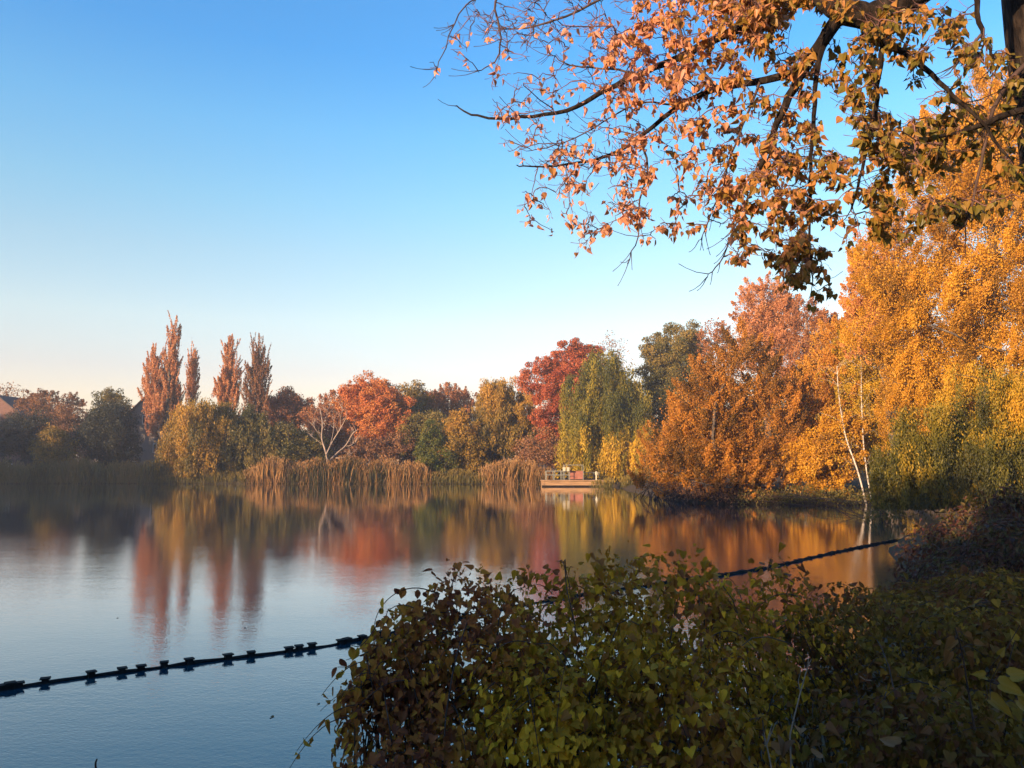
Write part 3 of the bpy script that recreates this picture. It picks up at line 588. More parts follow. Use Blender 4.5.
# ------------------------------------------------------------------ reeds
REED = leaf_mat('reed_blades', [(.04, .042, .014), (.075, .068, .022), (.12, .08, .026), (.26, .135, .042), (.36, .19, .06), (.36, .21, .08)], .3)
REED_G = leaf_mat('reed_blades_green', [(.07, .07, .025), (.12, .11, .035), (.18, .14, .05), (.2, .15, .06)], .3)
def reeds(label, px0, px1, Y, ph, mat, n, depth=2.2, warm=lambda p: np.full(len(p), .5)):
    lb = MB(); a = np.array((0, 0, 1.))
    px = rng.uniform(px0, px1, n); px += rng.normal(0, 4, n) * (np.minimum(px - px0, px1 - px) < 8); X = (px - 512) / F * Y
    # bank edge at that X
    ys = np.linspace(Y - 8, Y + 4, 60)
    gridX = np.linspace(X.min(), X.max(), 40); ed = []
    for gx_ in gridX:
        s = sdist(np.stack([np.full(60, gx_), ys], 1)); j = np.argmax(s > 0); ed.append(ys[j])
    e = np.interp(X, gridX, ed)
    yy = e - .3 + depth * rng.random(n) ** 1.2
    hvar = .58 + .2 * np.sin(X * .9 + px0) * np.sin(X * .37) + .08 * np.sin(X * 3.1) + .5 * rng.random(n)
    endf = np.clip(np.minimum(px - px0, px1 - px) / 14, -.3, 1) * .35 + .65; h = ph * Y / F * hvar * endf
    z = np.maximum(ground_z(np.stack([X, yy], 1)), -.1)
    lean = np.column_stack([rng.normal(.06, .17, n), rng.normal(0, .15, n), np.ones(n)])
    base = np.column_stack([X, yy, z])
    T = (np.array([(0, .5, 0), (0, -.5, 0), (.6, -.35, .0), (1.0, 0, .06), (.6, .35, 0)]), np.array([(0, 1, 2, 3, 4)]))
    leaves(lb, base, lean, np.column_stack([rng.normal(0, 1, n), rng.normal(-.6, .5, n), np.zeros(n)]), h, T, np.clip(warm(px) + rng.normal(0, .22, n), 0, 1), .019)
    m = n // 2; lean[:, 0] += .0; tipb = base[:m] + nrm(lean[:m]) * h[:m, None] * .95
    leaves(lb, tipb, lean[:m] + rng.normal(0, .2, (m, 3)), sph(m), .34, T_ELL, np.clip(warm(px[:m]) + .25 + .2 * rng.random(m), 0, 1), .5)
    o = lb.build('reed_bed', mat); tag(o, label, 'reeds', kind='stuff')
reeds('shaded olive reed bed along the shore at far left', -70, 168, 103, 19, REED_G, 6500, warm=lambda p: .42 + .3 * np.sin(p * .11))
for lab, a_, b_, Y_, h_ in [('dark low sedge fringe under the golden and olive willows', 160, 256, 102.6, 9), ('dark low sedge fringe below the conical shrub', 420, 492, 101.6, 9), ('dark sedge fringe between the raft and the orange willow mound', 588, 660, 92, 9)]:
    reeds(lab, a_, b_, Y_, h_, LM['oak'], 1500, 2.6)
reeds('tan and orange reed bed, the long one in front of bare white-limbed tree', 250, 428, 102.5, 20, REED, 7000, warm=lambda p: .28 + .5 * np.exp(-((p - 262) / 22) ** 2) + .4 * np.exp(-((p - 410) / 24) ** 2) + .18 * np.sin(p * .21))
reeds('short bright orange reed bed left of the raft', 486, 546, 100.5, 21, REED, 2500, warm=lambda p: .66 + .2 * np.sin(p * .3))

# ------------------------------------------------------------------ raft
RW = noise_mat('raft_timber', [(.16, .095, .05), (.26, .16, .08), (.32, .2, .11)], 3, .8, (.3, 1, 4))
RM = noise_mat('raft_rail_metal', [(.13, .135, .11), (.2, .2, .16)], 4, .5)
RB = noise_mat('raft_box_red', [(.20, .075, .05), (.27, .11, .075)], 4, .6)
RL = noise_mat('lamp_cream', [(.34, .31, .22), (.42, .38, .28)], 4, .5)
rx = (571.5 - 512) / F * 92; rc_ = np.array((rx, 92.0, 0)); u = 92 / F
root = empty('work_raft', rc_); tag(root, 'low timber work raft with railings and a red box moored at the far bank', 'raft')
b = MB()
hl = 30 * u
v = []
for x, tpz in ((-hl, .9), (hl, .78)):
    pass
b.box((0, 0, .24), (2 * hl, 3.0, .72)); b.box((0, -1.53, .42), (2 * hl, .06, .1)); b.build('hull', RW, root)
b = MB(); b.box((0, -1.54, .04), (2 * hl + .06, .1, .22)); b.build('rubbing_strip', BARK_D, root)
b = MB(); b.box((0, 0, .69), (2 * hl + .3, 3.2, .1)); 
b.box((-hl + .12, 0, .45), (.2, 3.1, .5))
b.build('deck', RW, root)
def rail(x0, x1, zt, y, npost):
    b = MB()
    for q in range(npost): b.tube([(x0 + (x1 - x0) * q / (npost - 1), y, .73), (x0 + (x1 - x0) * q / (npost - 1), y, zt)], .045, 6)
    b.tube([(x0, y, zt), (x1, y, zt)], .045, 6); b.tube([(x0, y, (zt + .85) / 2), (x1, y, (zt + .85) / 2)], .035, 6)
    b.build('railing', RM, root)
rail(-hl + .5, -.35, 1.75, -1.4, 4); rail(-hl + .5, -.3, 1.75, 1.4, 4); rail(1.4, hl - .2, 1.55, 1.4, 4)
b = MB()
for x in (-.9, 1.25):
    for y in (-.9, .9): b.tube([(x, y, .73), (x, y, 2.45)], .04, 6)
for y in (-.9, .9): b.tube([(-.9, y, 2.45), (1.25, y, 2.45)], .045, 6)
for x in (-.9, 1.25): b.tube([(x, -.9, 2.45), (x, .9, 2.45)], .045, 6)
b.build('canopy_frame', RM, root)
b = MB(); b.box((.45, -.2, 1.28), (1.5, 1.3, .9)); b.box((.45, -.2, 1.75), (1.6, 1.4, .06)); b.build('engine_box', RB, root)
for x in (-1.0, -.55):
    b = MB(); b.box((x, -1.5, 1.95), (.3, .3, .4)); b.box((x, -1.5, 2.18), (.34, .34, .06)); b.build('lamp', RL, root)
b = MB(); b.tube([(2.7, -1.3, .73), (2.7, -1.3, 1.75)], .09, 8); b.box((2.7, -1.3, 1.5), (.3, .1, .3)); b.build('mooring_post', RL, root)

# ------------------------------------------------------------------ floating boom
BLK = noise_mat('boom_black_plastic', [(.004, .004, .005), (.008, .008, .009)], 20, .7, spec=.12)
bp = [(-40, 699), (0, 690), (91, 677), (190, 664), (300, 651), (370, 639), (440, 622), (560, 598), (660, 584), (762, 570), (815, 557), (872, 545), (900, 540)]
def onwater(px, py):
    x = (px - 512) / F; v = (384 - py) / F; t = -CAM_H / (sp + v * cp); return np.array((x * t, t * (cp - v * sp), 0.0))
pts = np.array([onwater(*q) for q in bp]); pts = chaikin(pts, 2, False)
seg = np.linalg.norm(np.diff(pts, axis=0), axis=1); cum = np.concatenate([[0], np.cumsum(seg)]); Ltot = cum[-1]
def along(s): return np.array([np.interp(s, cum, pts[:, i]) for i in range(3)]).T
root = empty('floating_boom', pts[0]); tag(root, 'black floating boom with square clamps curving across the water', 'floating boom')
s_ = 0; marks = []
r2 = np.random.default_rng(5)
def s_of_px(px):
    ss = np.linspace(0, Ltot, 3000); a = along(ss); ppx = 512 + F * a[:, 0] / (a[:, 1] * cp + (a[:, 2] - CAM_H) * sp)
    return float(np.interp(px, ppx, ss))
for px in (2, 10, 18, 45, 91, 122, 141, 164, 189, 228, 251, 289, 299, 312, 341, 347, 362, 380, 398): marks.append(s_of_px(px))
s0 = marks[-1]
while s0 < Ltot - .5:
    s0 += r2.choice([.28, .45, .6, .75]); marks.append(s0)
mb = MB()
ss = np.linspace(0, Ltot, 260); c = along(ss); c[:, 2] = .010 + .005 * np.sin(ss * 5.1) + .004 * np.sin(ss * 2.3 + 1); c[:, 0] += .015 * np.sin(ss * 3.3)
mb.tube(c, .027 + .006 * np.sin(ss * 7.7) + .018 * np.clip(c[:, 0] / 5, 0, 1) * (1 + .5 * np.sin(ss * 13)), 8); mb.build('hose', BLK, root, pts[0])
for s0 in marks:
    a = along(s0); t = along(s0 + .05) - along(s0 - .05); rz = math.atan2(t[1], t[0]) ; f = r2.uniform(.9, 1.15)
    if a[0] > -1.2: f *= .8
    hz_ = r2.uniform(.55, .85) * (.6 if a[0] > 1 else 1)
    b = MB(); b.box((a[0], a[1], .028), (.085 * f, .09, .11 * hz_), rz + r2.normal(0, .12)); b.box((a[0], a[1], .028 + .057 * hz_), (.125 * f, .11, .018), rz + r2.normal(0, .15))
    b.build('clamp', BLK, root, pts[0])

FLT = leaf_mat('sodden_leaves', [(.03, .018, .01), (.10, .05, .02), (.2, .11, .03)], .2)
for px, py in ((165, 668), (271, 717), (318, 704), (118, 618), (246, 628)):
    p = onwater(px, py) + np.array((0, 0, .006)); m_ = MB()
    leaves(m_, np.array([p]), np.array([(rng.normal(), rng.normal(), .04)]), np.array([(0, 0, 1.)]), rng.uniform(.04, .055), T_HOP, [rng.random()])
    tag(m_.build('floating_leaf', FLT, None, p), 'small dark leaf floating alone on the open water near the boom', 'leaf', 'leaves floating on the lake')

# ------------------------------------------------------------------ overhanging poplar
def dep(px): return float(np.interp(px, [400, 560, 700, 850, 1024], [7.6, 7.0, 6.4, 5.6, 5.4]))
def line(pts, dy=0.0, it=2):
    return chaikin(np.array([P(a, b, dep(a) + dy) for a, b in pts]), it, False)
TB = np.array([P(1105, 560, 6.3), P(1080, 330, 6.2), P(1052, 137, 6.1), P(1032, 10, 6.0), P(1022, -120, 6.0), P(1020, -320, 6.0)])
TB[0] = (TB[0][0], 6.4, float(ground_z([(TB[0][0], 6.4)])[0]) - .1)
tb_ = chaikin(TB, 2, False)
root = empty('overhanging_poplar', TB[0]); tag(root, 'large poplar at the right edge with leafy branches hanging over the water', 'tree')
ORG = TB[0]
mb = MB(); mb.tube(tb_, np.interp(np.linspace(0, 1, len(tb_)), [0, .15, .6, 1], [.36, .27, .21, .15]), 14); mb.build('trunk', BARK_D, root, ORG)
limbs = [
    ([(1030, -60), (985, -62), (940, -25), (900, 5), (872, 18), (842, 12), (820, -6), (795, -22)], .13, .075, 0.0),
    ([(842, 12), (822, 42), (803, 70), (788, 100), (770, 140), (752, 190)], .06, .012, .05),
    ([(795, -22), (760, 20), (702, 44), (684, 56), (637, 75), (604, 91), (575, 109), (527, 118), (480, 118), (455, 106)], .045, .006, .1),
    ([(803, 70), (760, 82), (717, 87), (677, 106), (640, 138), (608, 158), (560, 166), (517, 166)], .035, .005, .2),
    ([(600, -40), (540, -18), (475, -2), (462, 7), (442, 53), (435, 78)], .012, .003, .1),
    ([(540, -18), (490, -6), (502, 36), (498, 62), (478, 72)], .014, .004, .1),
    ([(637, 75), (619, 69), (571, 67), (551, 55)], .014, .004, .05),
    ([(880, 20), (884, 40), (878, 78), (874, 129), (860, 176), (850, 211)], .028, .006, -.2),
    ([(842, 12), (818, 55), (814, 110), (811, 164), (809, 219), (812, 281)], .026, .005, -.1),
    ([(875, 18), (882, 40), (919, 62), (950, 94), (981, 121), (1013, 164)], .03, .006, -.3),
    ([(975, -60), (977, 0), (981, 35), (994, 58)], .03, .008, -.1),
    ([(981, 35), (966, 52), (954, 68)], .012, .005, -.1),
    ([(1046, 108), (1013, 111), (974, 129), (934, 137), (890, 165)], .03, .006, -.25),
    ([(717, 87), (690, 60), (672, 10), (660, -30)], .02, .01, .1),
    ([(640, 138), (650, 170), (638, 204), (640, 233), (626, 264)], .012, .003, .2),
    ([(752, 190), (735, 225), (722, 262), (706, 276)], .01, .003, .05),
    ([(660, -40), (610, -5), (560, 20), (520, 30), (500, 28)], .016, .004, .25),
    ([(1030, 60), (1000, 90), (985, 140), (975, 200), (960, 235)], .02, .005, -.2),
    ([(760, 82), (745, 120), (725, 170), (712, 215), (700, 240)], .012, .003, .15),
    ([(677, 106), (640, 100), (600, 125), (560, 145), (530, 150)], .01, .003, .3),
]
nodes = []
b = MB()
for j, (pp, r0, r1, dy) in enumerate(limbs):
    q = line(pp, dy); q = q + rng.normal(0, .008, q.shape) * np.linspace(0, 1, len(q))[:, None]
    b = MB(); b.tube(q, np.linspace(r0, r1, len(q)), 10 if r0 > .05 else 6)
    if r1 <= .006:
        m_ = len(q)
        for _ in range(9):
            ii = rng.integers(int(m_ * .35), m_); tdir = nrm(q[min(ii, m_ - 1)] - q[max(ii - 2, 0)])
            dd = nrm(tdir * .8 + np.array((rng.normal(-.1, .35), rng.normal(0, .3), rng.normal(.15, .45)))); l_ = rng.uniform(.08, .34)
            b.tube(np.array([q[ii], q[ii] + dd * l_ * .4 + (0, 0, -.012), q[ii] + dd * l_ * .75, q[ii] + dd * l_ + (0, 0, .02)]), [.0042, .003, .0024, .003], 5)
    b.build('branch', BARK_D if r0 > .02 else TWIG, root, ORG)
    if j > 0: nodes.append(q)
    else: nodes.append(q[len(q) // 2:])
regs = [  # cx, cy, rx, ry, twigs, leaves per twig
    (575, 95, 90, 75, 60, 3.6), (585, 195, 64, 55, 56, 5), (660, 150, 60, 90, 74, 7), (740, 110, 75, 110, 115, 9.5), (790, 6, 62, 16, 50, 14), (900, 14, 40, 14, 22, 12), (775, 215, 48, 75, 80, 13),
    (835, 140, 60, 120, 90, 10), (930, 90, 90, 85, 95, 10.5), (965, 170, 70, 55, 60, 11), (890, 190, 45, 60, 30, 11), (690, 30, 80, 42, 75, 9), (812, 270, 26, 34, 18, 12),
    (540, 25, 80, 32, 34, 1), (560, 25, 90, 34, 90, 0), (570, 120, 70, 90, 60, .6), (700, 120, 120, 110, 90, 1), (470, 60, 40, 30, 8, 2), (755, 5, 45, 25, 40, 14), (640, 55, 60, 50, 40, 8)]
AT = []; NL = []
for cx, cy, rx_, ry_, n, nl in regs:
    for _ in range(n):
        a = rng.uniform(0, 2 * math.pi); q = math.sqrt(rng.random()); px, py = cx + rx_ * q * math.cos(a), cy + ry_ * q * math.sin(a)
        AT.append(P(px, py, dep(px) + rng.normal(0, .35))); NL.append(nl)
AT = np.array(AT); NL = np.array(NL)
allp = np.concatenate(nodes)
cap = len(allp) + len(AT) * 5; POSN = np.zeros((cap, 3)); POSN[:len(allp)] = allp; nN = len(allp)
tw = MB(); lb = MB(); LP = []; LA = []; LNn = []; LS = []
d0 = np.linalg.norm(AT[:, None] - allp[None], axis=2).min(1)
for ai in np.argsort(d0):
    a = AT[ai]; df = a - POSN[:nN]; d = np.linalg.norm(df, axis=1); cost = d * (1 + .8 * np.clip(df[:, 2] / (d + 1e-6) + .1, 0, 1)) 
    j = int(np.argmin(cost)); p0 = POSN[j]; ln = d[j]
    side = np.array((rng.normal(-.15, .3), rng.normal(0, .3), .15))
    ctrl = (p0 + a) / 2 + side * ln * .5 + np.array((0, 0, .12 * ln))
    end = a
    t = np.linspace(0, 1, 7)[:, None]
    q = (1 - t) ** 2 * p0 + 2 * t * (1 - t) * ctrl + t * t * end
    q[2:] += rng.normal(0, .006, (5, 3))
    tw.tube(q, np.linspace(.0052 + .002 * min(ln, 1), .0024, 7), 4)
    POSN[nN:nN + 4] = q[2:6]; nN += 4
    nl = rng.poisson(NL[ai])
    for _ in range(rng.poisson(1.6)):
        ii = rng.integers(2, 6); dd = nrm(np.array((rng.normal(-.5, .5), rng.normal(0, .3), rng.normal(.25, .4)))); l_ = rng.uniform(.04, .16)
        tw.tube(np.array([q[ii], q[ii] + dd * l_ * .5 + (0, 0, -.01), q[ii] + dd * l_]), [.0022, .002, .0024], 4)
    for _ in range(nl):
        s = rng.uniform(.25, 1.0); ii = min(int(s * 6), 5); pt = q[ii] + (q[ii + 1] - q[ii]) * (s * 6 - ii)
        dr = nrm(np.array((rng.normal(0, 1), rng.normal(0, 1), rng.normal(-.5, .6)))); pl = rng.uniform(.02, .055)
        lp = pt + dr * pl + np.array((0, 0, -.015))
        tw.tube(np.array([pt, pt + dr * pl * .6, lp]), .0011, 3)
        LP.append(lp); LA.append(nrm(dr * .5 + np.array((rng.normal(0, .25), rng.normal(0, .25), -.9)))); LNn.append(sph(1)[0]); LS.append(.026 + .046 * rng.random() ** .9)
tw.build('twigs', TWIG_L, root, ORG)
LP = np.array(LP)
PLM = leaf_mat('poplar_leaves', [(.085, .085, .014), (.19, .135, .02), (.38, .175, .036), (.58, .25, .13), (.68, .34, .24)], .42, .45, .3, mottled=9)
px_ = 512 + F * LP[:, 0] / LP[:, 1]
rr_ = np.clip(.55 * np.interp(px_, [500, 640, 760, 880, 1000], [1.0, .85, .42, .15, .05]) + .16 + .45 * (rng.random(len(LP)) - .3), 0, 1)
LA = np.array(LA); LNn = np.array(LNn); LS = np.array(LS); kk_ = rng.random(len(LP))
for t_, lo_, hi_, as_ in ((T_POP, 0, .45, 1.0), (T_POP2, .45, .75, .85), (T_CURL, .75, .92, .8), (T_HOP, .92, 1.01, .8)):
    w_ = (kk_ >= lo_) & (kk_ < hi_); leaves(lb, LP[w_], LA[w_], LNn[w_], LS[w_], t_, rr_[w_], as_)
lb.build('crown', PLM, root, ORG)
ub = MB(); utw = MB()  # upper crown, unseen, its spread shaped to cut skylight on the foreground
for _ in range(130):
    h_ = rng.uniform(8.5, 15); c_ = np.array((rng.uniform(-2, 10), rng.uniform(-8, -1.5) if rng.random() < .75 else rng.uniform(-2, 8.5), h_))
    if c_[1] > -.5 and ((c_[2] - CAM_H) / max(c_[1] + 1, .1) < .85 or c_[0] < 2.5): continue
    st_ = np.array([tb_[-1][0], tb_[-1][1], rng.uniform(9.5, 13)])
    utw.tube(np.array([st_, st_ * .5 + c_ * .5 + (0, 0, .5), c_]), [.05, .03, .008], 5)
    n_ = 42; pp_ = c_ + rng.normal(0, .5, (n_, 3)); leaves(ub, pp_, sph(n_) + (0, 0, -.8), sph(n_), rng.uniform(.06, .09, n_) * 1.5, T_POP, rng.random(n_) * .6)
utw.tube(np.array([tb_[-1], tb_[-1] + (-.3, -.2, 5), tb_[-1] + (-.6, -.6, 9)]), [.15, .1, .03], 8)
utw.build('branch', BARK_D, root, ORG); ub.build('crown', PLM, root, ORG)

# ------------------------------------------------------------------ foreground thicket
VINE = leaf_mat('vine_leaves', [(.15, .05, .02), (.27, .11, .02), (.35, .165, .016), (.28, .16, .012), (.42, .225, .015), (.70, .40, .025)], .3, .55, .15, mottled=14)
VINE_B = leaf_mat('vine_leaves_brown', [(.16, .05, .025), (.31, .105, .03), (.46, .19, .032), (.38, .20, .022), (.62, .34, .03)], .3, .6, .12, mottled=14)
IVY = leaf_mat('ivy_leaves', [(.12, .045, .022), (.16, .07, .02), (.13, .075, .013), (.16, .10, .013), (.32, .18, .022)], .25, .6, .12, mottled=14)
RED = leaf_mat('bramble_leaves', [(.045, .018, .012), (.09, .03, .016), (.085, .045, .015), (.07, .06, .012), (.12, .09, .02)], .3, .5, .3, mottled=10)
DRY = leaf_mat('dry_leaves', [(.10, .04, .016), (.17, .075, .025), (.24, .12, .04)], .25, .6, .2, mottled=20)
YEL = leaf_mat('yellow_leaves', [(.20, .12, .012), (.28, .165, .014), (.33, .21, .03)], .35, .45, .3, mottled=20)

def thicket(name, label, cat, blobs, n, size, mat, tm, nst=60, open_=.0, seed=1, kind=None, bias=None, base=None, stem_r=.006, runners=0, shoots=0):
    r = np.random.default_rng(seed)
    ps = []; ds = []
    ar = np.array([b[2] * b[3] for b in blobs], float); ar /= ar.sum()
    cs = []
    for b_, a_ in zip(blobs, ar):
        Y = b_[4]; s = Y / F; c = P(b_[0], b_[1], Y); m = int(n * a_)
        d = nrm(r.normal(size=(m, 3))); d[:, 2] = np.where(d[:, 2] < -.2, -d[:, 2], d[:, 2]); d[:, 1] = np.where(r.random(m) < .6, -np.abs(d[:, 1]), d[:, 1])
        u = .72 + .33 * r.random(m) ** .8; u = np.where(r.random(m) < .22, r.random(m) * .8, u)
        lump = 1 + .15 * np.sin(d[:, 0] * 6 + b_[0]) * np.sin(d[:, 2] * 7 + b_[1]) + .09 * np.sin(d[:, 0] * 15 + b_[1]) * np.sin(d[:, 2] * 13 + d[:, 1] * 9)
        ry = min(b_[2] * s, b_[5] if len(b_) > 5 else 1.1)
        ps.append(c + d * (u * lump)[:, None] * np.array((b_[2] * s, ry, b_[3] * s))); ds.append(d); cs.append((c, b_[2] * s, ry, b_[3] * s))
    ps = np.concatenate(ps); ds = np.concatenate(ds)
    if open_:
        f = np.sin(ps[:, 0] * 9 + 1) * np.sin(ps[:, 2] * 11 + 2) + .6 * np.sin(ps[:, 0] * 19 + ps[:, 2] * 13)
        keep = (f > -1.0 + open_) | (r.random(len(ps)) < .15); ps = ps[keep]; ds = ds[keep]
    gz = ground_z(ps[:, :2]); ok = ps[:, 2] > np.maximum(gz, 0) + .03; ps = ps[ok]; ds = ds[ok]
    B = ps.mean(0); B[2] = float(ground_z([B[:2]])[0]); 
    root = empty(name, B); tag(root, label, cat, kind=kind)
    m = len(ps)
    ax = nrm(np.array((0, 0, -.75)) + ds * .55 + r.normal(0, .45, (m, 3))); no = ds * .9 + np.array((0, -.35, .55)) + r.normal(0, .45, (m, 3))
    cell = np.sin(ps[:, 0] * 5.1 + ps[:, 2] * 3) * np.sin(ps[:, 2] * 6.3 + 1.3) * .25
    rnd = .5 + cell + r.normal(0, .24, m)
    if bias is not None: rnd = rnd + bias(ps)
    sh_p = []; sh_d = []; sh_c = []
    for _ in range(shoots):
        e = ps[r.integers(m)]; d = nrm(np.array((r.normal(-.5, .5), r.normal(-.25, .4), r.normal(.35, .5)))); ln = r.uniform(.18, .55)
        t = np.linspace(0, 1, 9)[:, None]; q = e + d * ln * t + np.array((0, 0, -.75)) * ln * t * t; sh_c.append(q)
        for j_ in range(1, 9):
            if r.random() < .8: sh_p.append(q[j_] + r.normal(0, .012, 3)); sh_d.append(nrm(d + r.normal(0, .5, 3)))
    if shoots:
        k_ = len(sh_p); ps = np.concatenate([ps, sh_p]); ds = np.concatenate([ds, sh_d]); ax = np.concatenate([ax, nrm(np.array((0, 0, -.9)) + r.normal(0, .5, (k_, 3)))]); no = np.concatenate([no, np.array(sh_d) + np.array((0, -.5, .4))])
        rnd = np.concatenate([rnd, .35 + .65 * r.random(k_)]); m = len(ps)
    lb = MB(); kind_ = r.random(m); sz_ = size * (.45 + .95 * r.random(m) ** 1.4); rnd = np.clip(rnd, 0, 1); asp_ = .7 + .5 * r.random()
    for t_, lo_, hi_, asp_ in ((tm, 0, .38, 1.0), (T_VINE, .38, .5, .85), (tm, .5, .72, .68), (T_CURL, .72, .9, .9), (T_ELL, .9, 1.01, 1.0)):
        w_ = (kind_ >= lo_) & (kind_ < hi_)
        if tm is T_ELL: w_ = (kind_ >= lo_) & (kind_ < hi_)
        leaves(lb, ps[w_], ax[w_], no[w_], sz_[w_], T_ELL if tm is T_ELL else t_, rnd[w_], asp_)
    lb.build('leaves', mat, root, B)
    st = MB()
    for _ in range(nst):
        c, ax_, ay_, az_ = cs[r.integers(len(cs))]
        x = c[0] + r.normal(0, .5) * ax_; y = c[1] + r.normal(0, .4) * ay_
        z0 = max(float(ground_z([(x, y)])[0]), -.3) - .05
        e = ps[r.integers(m)]
        for _t in range(6):
            if abs(e[0] - x) < ax_ * .9: break
            e = ps[r.integers(m)]
        t = np.linspace(0, 1, 9)[:, None]; p0 = np.array((x, y, z0)); ct = np.array((x * .7 + e[0] * .3, y * .7 + e[1] * .3, max(e[2], z0) + .3 * r.random()))
        q = (1 - t) ** 2 * p0 + 2 * t * (1 - t) * ct + t * t * e + r.normal(0, .008, (9, 3))
        st.tube(q, np.linspace(stem_r, stem_r * .35, 9), 5)
    for q in sh_c: st.tube(q, np.linspace(.0035, .0014, 9), 4)
    for _ in range(runners):
        e = ps[r.integers(m)]; d = nrm(np.array((r.normal(-.4, .6), r.normal(-.2, .4), r.normal(.5, .4)))); ln = r.uniform(.15, .4)
        t = np.linspace(0, 1, 7)[:, None]; q = e + d * ln * t + np.array((0, 0, -.5)) * ln * t * t
        st.tube(q, np.linspace(.003, .0012, 7), 4)
    st.build('stems', TWIG, root, B)
    return root

thicket('vine_thicket', 'brown-leaved vine thicket at the waterside with loose tendrils over the boom', 'vine', [(425, 720, 72, 118, 4.6, .5), (470, 690, 78, 112, 4.8, .6), (400, 690, 40, 70, 4.5, .35), (505, 750, 80, 150, 4.4, .5), (385, 755, 42, 70, 4.3, .35), (430, 775, 80, 46, 4.0, .4), (360, 720, 24, 50, 4.45, .3)],
        6600, .043, VINE_B, T_HOP, 70, .30, 21, bias=lambda p: .15 * np.sin(p[:, 0] * 3), runners=25, shoots=55)
thicket('vine_thicket', 'broad olive-green vine thicket, tallest in the middle foreground', 'vine', [(590, 700, 105, 135, 4.8, .8), (680, 700, 100, 138, 5.0, .9), (560, 770, 90, 120, 4.1, .6), (670, 780, 110, 140, 4.1, .6), (760, 705, 85, 128, 5.4, .9)],
        12500, .041, VINE, T_HOP, 110, .12, 22, bias=lambda p: .10 - .06 * (p[:, 0] > .9) + .26 * np.sin(p[:, 0] * 4.1 + .5) * np.sin(p[:, 2] * 5.2) - .12 * (p[:, 2] > 1.9), runners=30, shoots=90)
thicket('ivy_thicket', 'dark ivy mound over the bank right of the olive-green vine', 'ivy', [(840, 690, 90, 92, 5.6, .9), (930, 700, 110, 82, 5.2, .9), (1010, 690, 80, 80, 5.0, .8), (880, 760, 100, 62, 4.3, .6), (960, 770, 100, 70, 3.9, .6), (830, 640, 60, 42, 6.4, .9)],
        10000, .042, IVY, T_HOP, 60, .25, 23, runners=40, shoots=50)
# tendrils arching from the left end
tr = MB(); tl = MB(); root = None
o0 = P(405, 625, 4.5)
LPt = []
for pts in ([(440, 594), (415, 586), (392, 594), (377, 612), (373, 632)], [(400, 640), (380, 646), (362, 655), (346, 660)], [(398, 672), (372, 668), (352, 667), (338, 667)], [(396, 690), (370, 684), (350, 690), (341, 697)], [(380, 620), (362, 648), (350, 645)], [(402, 700), (372, 704), (356, 700)], [(420, 610), (400, 603), (386, 612)]):
    q = chaikin(np.array([P(a, b_, 4.45 + .1 * math.sin(a)) for a, b_ in pts]), 2, False); tr.tube(q, np.linspace(.004, .0016, len(q)), 5)
    for j in range(3, len(q), 2): LPt.append(q[j] + rng.normal(0, .012, 3))
LPt = np.array(LPt); n = len(LPt)
root = empty('vine_tendrils', o0); tag(root, 'thin arching vine tendrils with hanging narrow leaves over the boom end', 'vine')
leaves(tl, LPt, np.array((0, 0, -1.)) + rng.normal(0, .4, (n, 3)), sph(n) + np.array((0, -1, 0)), .03 + .045 * rng.random(n), T_ELL, rng.random(n), 1.1)
tl.build('leaves', VINE_B, root, o0); tr.build('stems', TWIG, root, o0)

# reddish bramble on the right bank
thicket('bramble', 'red-brown bramble on the bank below the feathery green willow', 'bramble', [(938, 570, 40, 48, 15.5, 1.6), (965, 550, 34, 46, 15, 2.0), (1005, 545, 34, 48, 14, 2.0), (918, 592, 30, 26, 14.5, 1.0), (962, 592, 66, 34, 12.5, 1.4), (1030, 575, 60, 56, 11.5, 1.6), (985, 570, 50, 46, 13, 1.5), (1015, 535, 26, 46, 13.5, 1.2)],
        15000, .085, RED, T_ELL, 160, .1, 24, stem_r=.012, runners=120)
thicket('bank_weeds', 'low dim weeds covering the bank between ivy and the red-brown bramble', 'weeds', [(930, 612, 80, 26, 8.6, 1.6), (1010, 606, 60, 30, 8.2, 1.6), (960, 622, 90, 22, 7.2, 1.2), (940, 600, 40, 20, 11, 1.2), (1000, 596, 70, 26, 10, 1.8)],
        9000, .075, IVY, T_ELL, 120, 0, 27, kind='stuff', stem_r=.006, runners=120)
thicket('low_shrub', 'dim olive weeds at the waterline below the birches', 'weeds', [(800, 500, 26, 16, 52.3, 1.0), (762, 502, 30, 14, 53.2, 1.0), (850, 503, 20, 16, 51.5, 1.0), (885, 522, 20, 24, 38, 1.5), (828, 500, 18, 12, 52, 1.0)],
        4600, .13, LM['oak'], T_ELL, 40, 0, 25, stem_r=.02)

thicket('low_shrub', 'tangle of dark bare twigs at the waterline under the orange willow mound', 'scrub', [(700, 496, 44, 14, 54.5, 1.2), (660, 488, 26, 14, 60, 1.2), (745, 500, 34, 12, 53.6, 1.0)],
        3000, .12, LM['brown'], T_ELL, 160, 0, 26, stem_r=.03, runners=60)
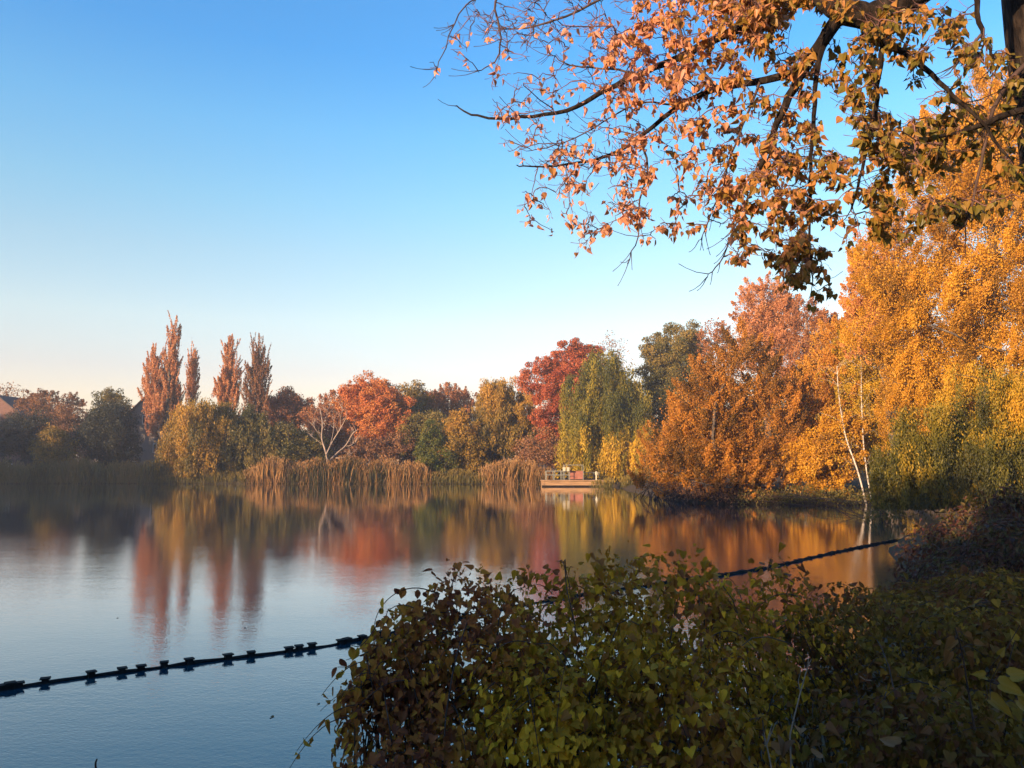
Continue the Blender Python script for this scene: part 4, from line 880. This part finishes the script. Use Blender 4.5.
# big leaved sapling at right edge
def sapling(label, stem_pts, Y, leafspec, mat, cat='plant', name='sapling', tm=T_BIG, r0=.006):
    q = chaikin(np.array([P(a, b_, Y) for a, b_ in stem_pts]), 2, False); B = q[0].copy()
    root = empty(name, B); tag(root, label, cat)
    st = MB(); st.tube(q, np.linspace(r0, r0 * .4, len(q)), 6)
    lb = MB(); ps = []; ax = []; no = []; sz = []
    for (px, py, ang, px_len) in leafspec:
        p = P(px, py, Y - .05 + rng.normal(0, .03)); k_ = int(np.argmin(np.linalg.norm(q - p, axis=1))); st.tube(np.array([q[k_], (q[k_] + p) / 2 + (0, 0, .01), p]), .002, 4)
        ps.append(p); ax.append((math.cos(ang), rng.normal(-.2, .1), math.sin(ang))); no.append((rng.normal(0, .3), -.7, .6 + rng.normal(0, .2))); sz.append(px_len * .58 * Y / F)
    leaves(lb, np.array(ps), np.array(ax), np.array(no), np.array(sz), tm, None, .72)
    lb.build('leaves', mat, root, B); st.build('stem', TWIG, root, B)
sapling('sapling with big yellow leaves low at the right edge', [(1060, 770), (1040, 720), (1015, 690), (985, 680)], 3.3, [(985, 676, 2.9, 22), (1000, 684, -.3, 40), (990, 700, -.5, 44), (1010, 676, .2, 34), (1000, 655, 1.2, 16), (1015, 640, 1.9, 20), (1020, 625, 2.2, 18), (1018, 700, -.7, 40)], YEL, tm=T_HOP)
sapling('dead brown leaves on a bent stem near the right edge', [(975, 730), (968, 690), (962, 650), (955, 628)], 3.6, [(955, 640, -2.5, 26), (965, 636, -.3, 22), (950, 652, -2.2, 24), (966, 655, -.6, 26), (958, 668, -1.6, 24), (975, 645, .3, 20)], DRY, tm=T_CURL)
# fallen leaves and dry stalks
fl = MB(); spots = [(895, 745, 24), (930, 735, 20), (815, 755, 16), (785, 742, 22), (775, 750, 20), (826, 728, 16), (865, 680, 14), (940, 645, 12), (800, 728, 14)]
for j, (a, b_, sz) in enumerate(spots):
    p = P(a, b_, 3.55); m_ = MB(); leaves(m_, np.array([p]), np.array([(rng.normal(), rng.normal(), .1)]), np.array([(0, -.5, .8)]), sz * .8 * 3.55 / F, T_CURL if j % 2 else T_HOP, [rng.random()], 1.0)
    o = m_.build('fallen_leaf', DRY, None, p)
    tag(o, 'curled brown fallen leaf lying on the dark ivy', 'leaf', 'fallen leaves on the ivy')
for lab, pts, Y, r0 in [('pale dry forked stalk rising from the dark hollow right of the olive vine', [(790, 735), (797, 705), (806, 672), (808, 668)], 3.7, .004), ('short pale dry stalk at the bottom edge left of the brown leaves', [(772, 772), (768, 750), (764, 738)], 3.4, .004),
                        ('thin grey stalk standing in front of the olive vine', [(560, 772), (556, 730), (560, 690), (566, 660)], 3.7, .003), ('small dark stub poking above the bottom edge over the open water', [(97, 775), (95, 764), (97, 759)], 3.6, .006)]:
    q = chaikin(np.array([P(a, b_, Y) for a, b_ in pts]), 2, False)
    gz_ = float(ground_z([q[0][:2]])[0]); q = np.vstack([[q[0][0], q[0][1], min(gz_, q[0][2]) - .05], q])
    mb = MB(); mb.tube(q, np.linspace(r0, r0 * .5, len(q)), 5)
    for _ in range(0 if 'stub' in lab else 4):
        j = rng.integers(len(q) // 2, len(q)); e = q[j] + np.array((rng.normal(0, .05), rng.normal(0, .03), rng.uniform(.02, .1))); mb.tube(np.array([q[j], (q[j] + e) / 2 + rng.normal(0, .005, 3), e]), [r0 * .5, r0 * .4, r0 * .25], 4)
    o = mb.build('dry_stalk', BARK_P if 'pale' in lab else TWIG, None, q[0]); tag(o, lab, 'stalk')

# ------------------------------------------------------------------ air
hm = bpy.data.materials.new('haze_air'); hm.use_nodes = True; nt = hm.node_tree
for n_ in list(nt.nodes):
    if n_.type == 'BSDF_PRINCIPLED': nt.nodes.remove(n_)
pv = nt.nodes.new('ShaderNodeVolumePrincipled'); pv.inputs['Color'].default_value = (.86, .9, .96, 1); pv.inputs['Density'].default_value = .0007; pv.inputs['Anisotropy'].default_value = .2
nt.links.new(pv.outputs[0], nt.nodes['Material Output'].inputs['Volume'])
hb = MB(); hb.box((0, 0, 15.9), (1420, 1420, 36.2)); tag(hb.build('haze', hm), 'faint autumn haze over the lake', 'haze', kind='stuff')
SC.cycles.volume_bounces = 0
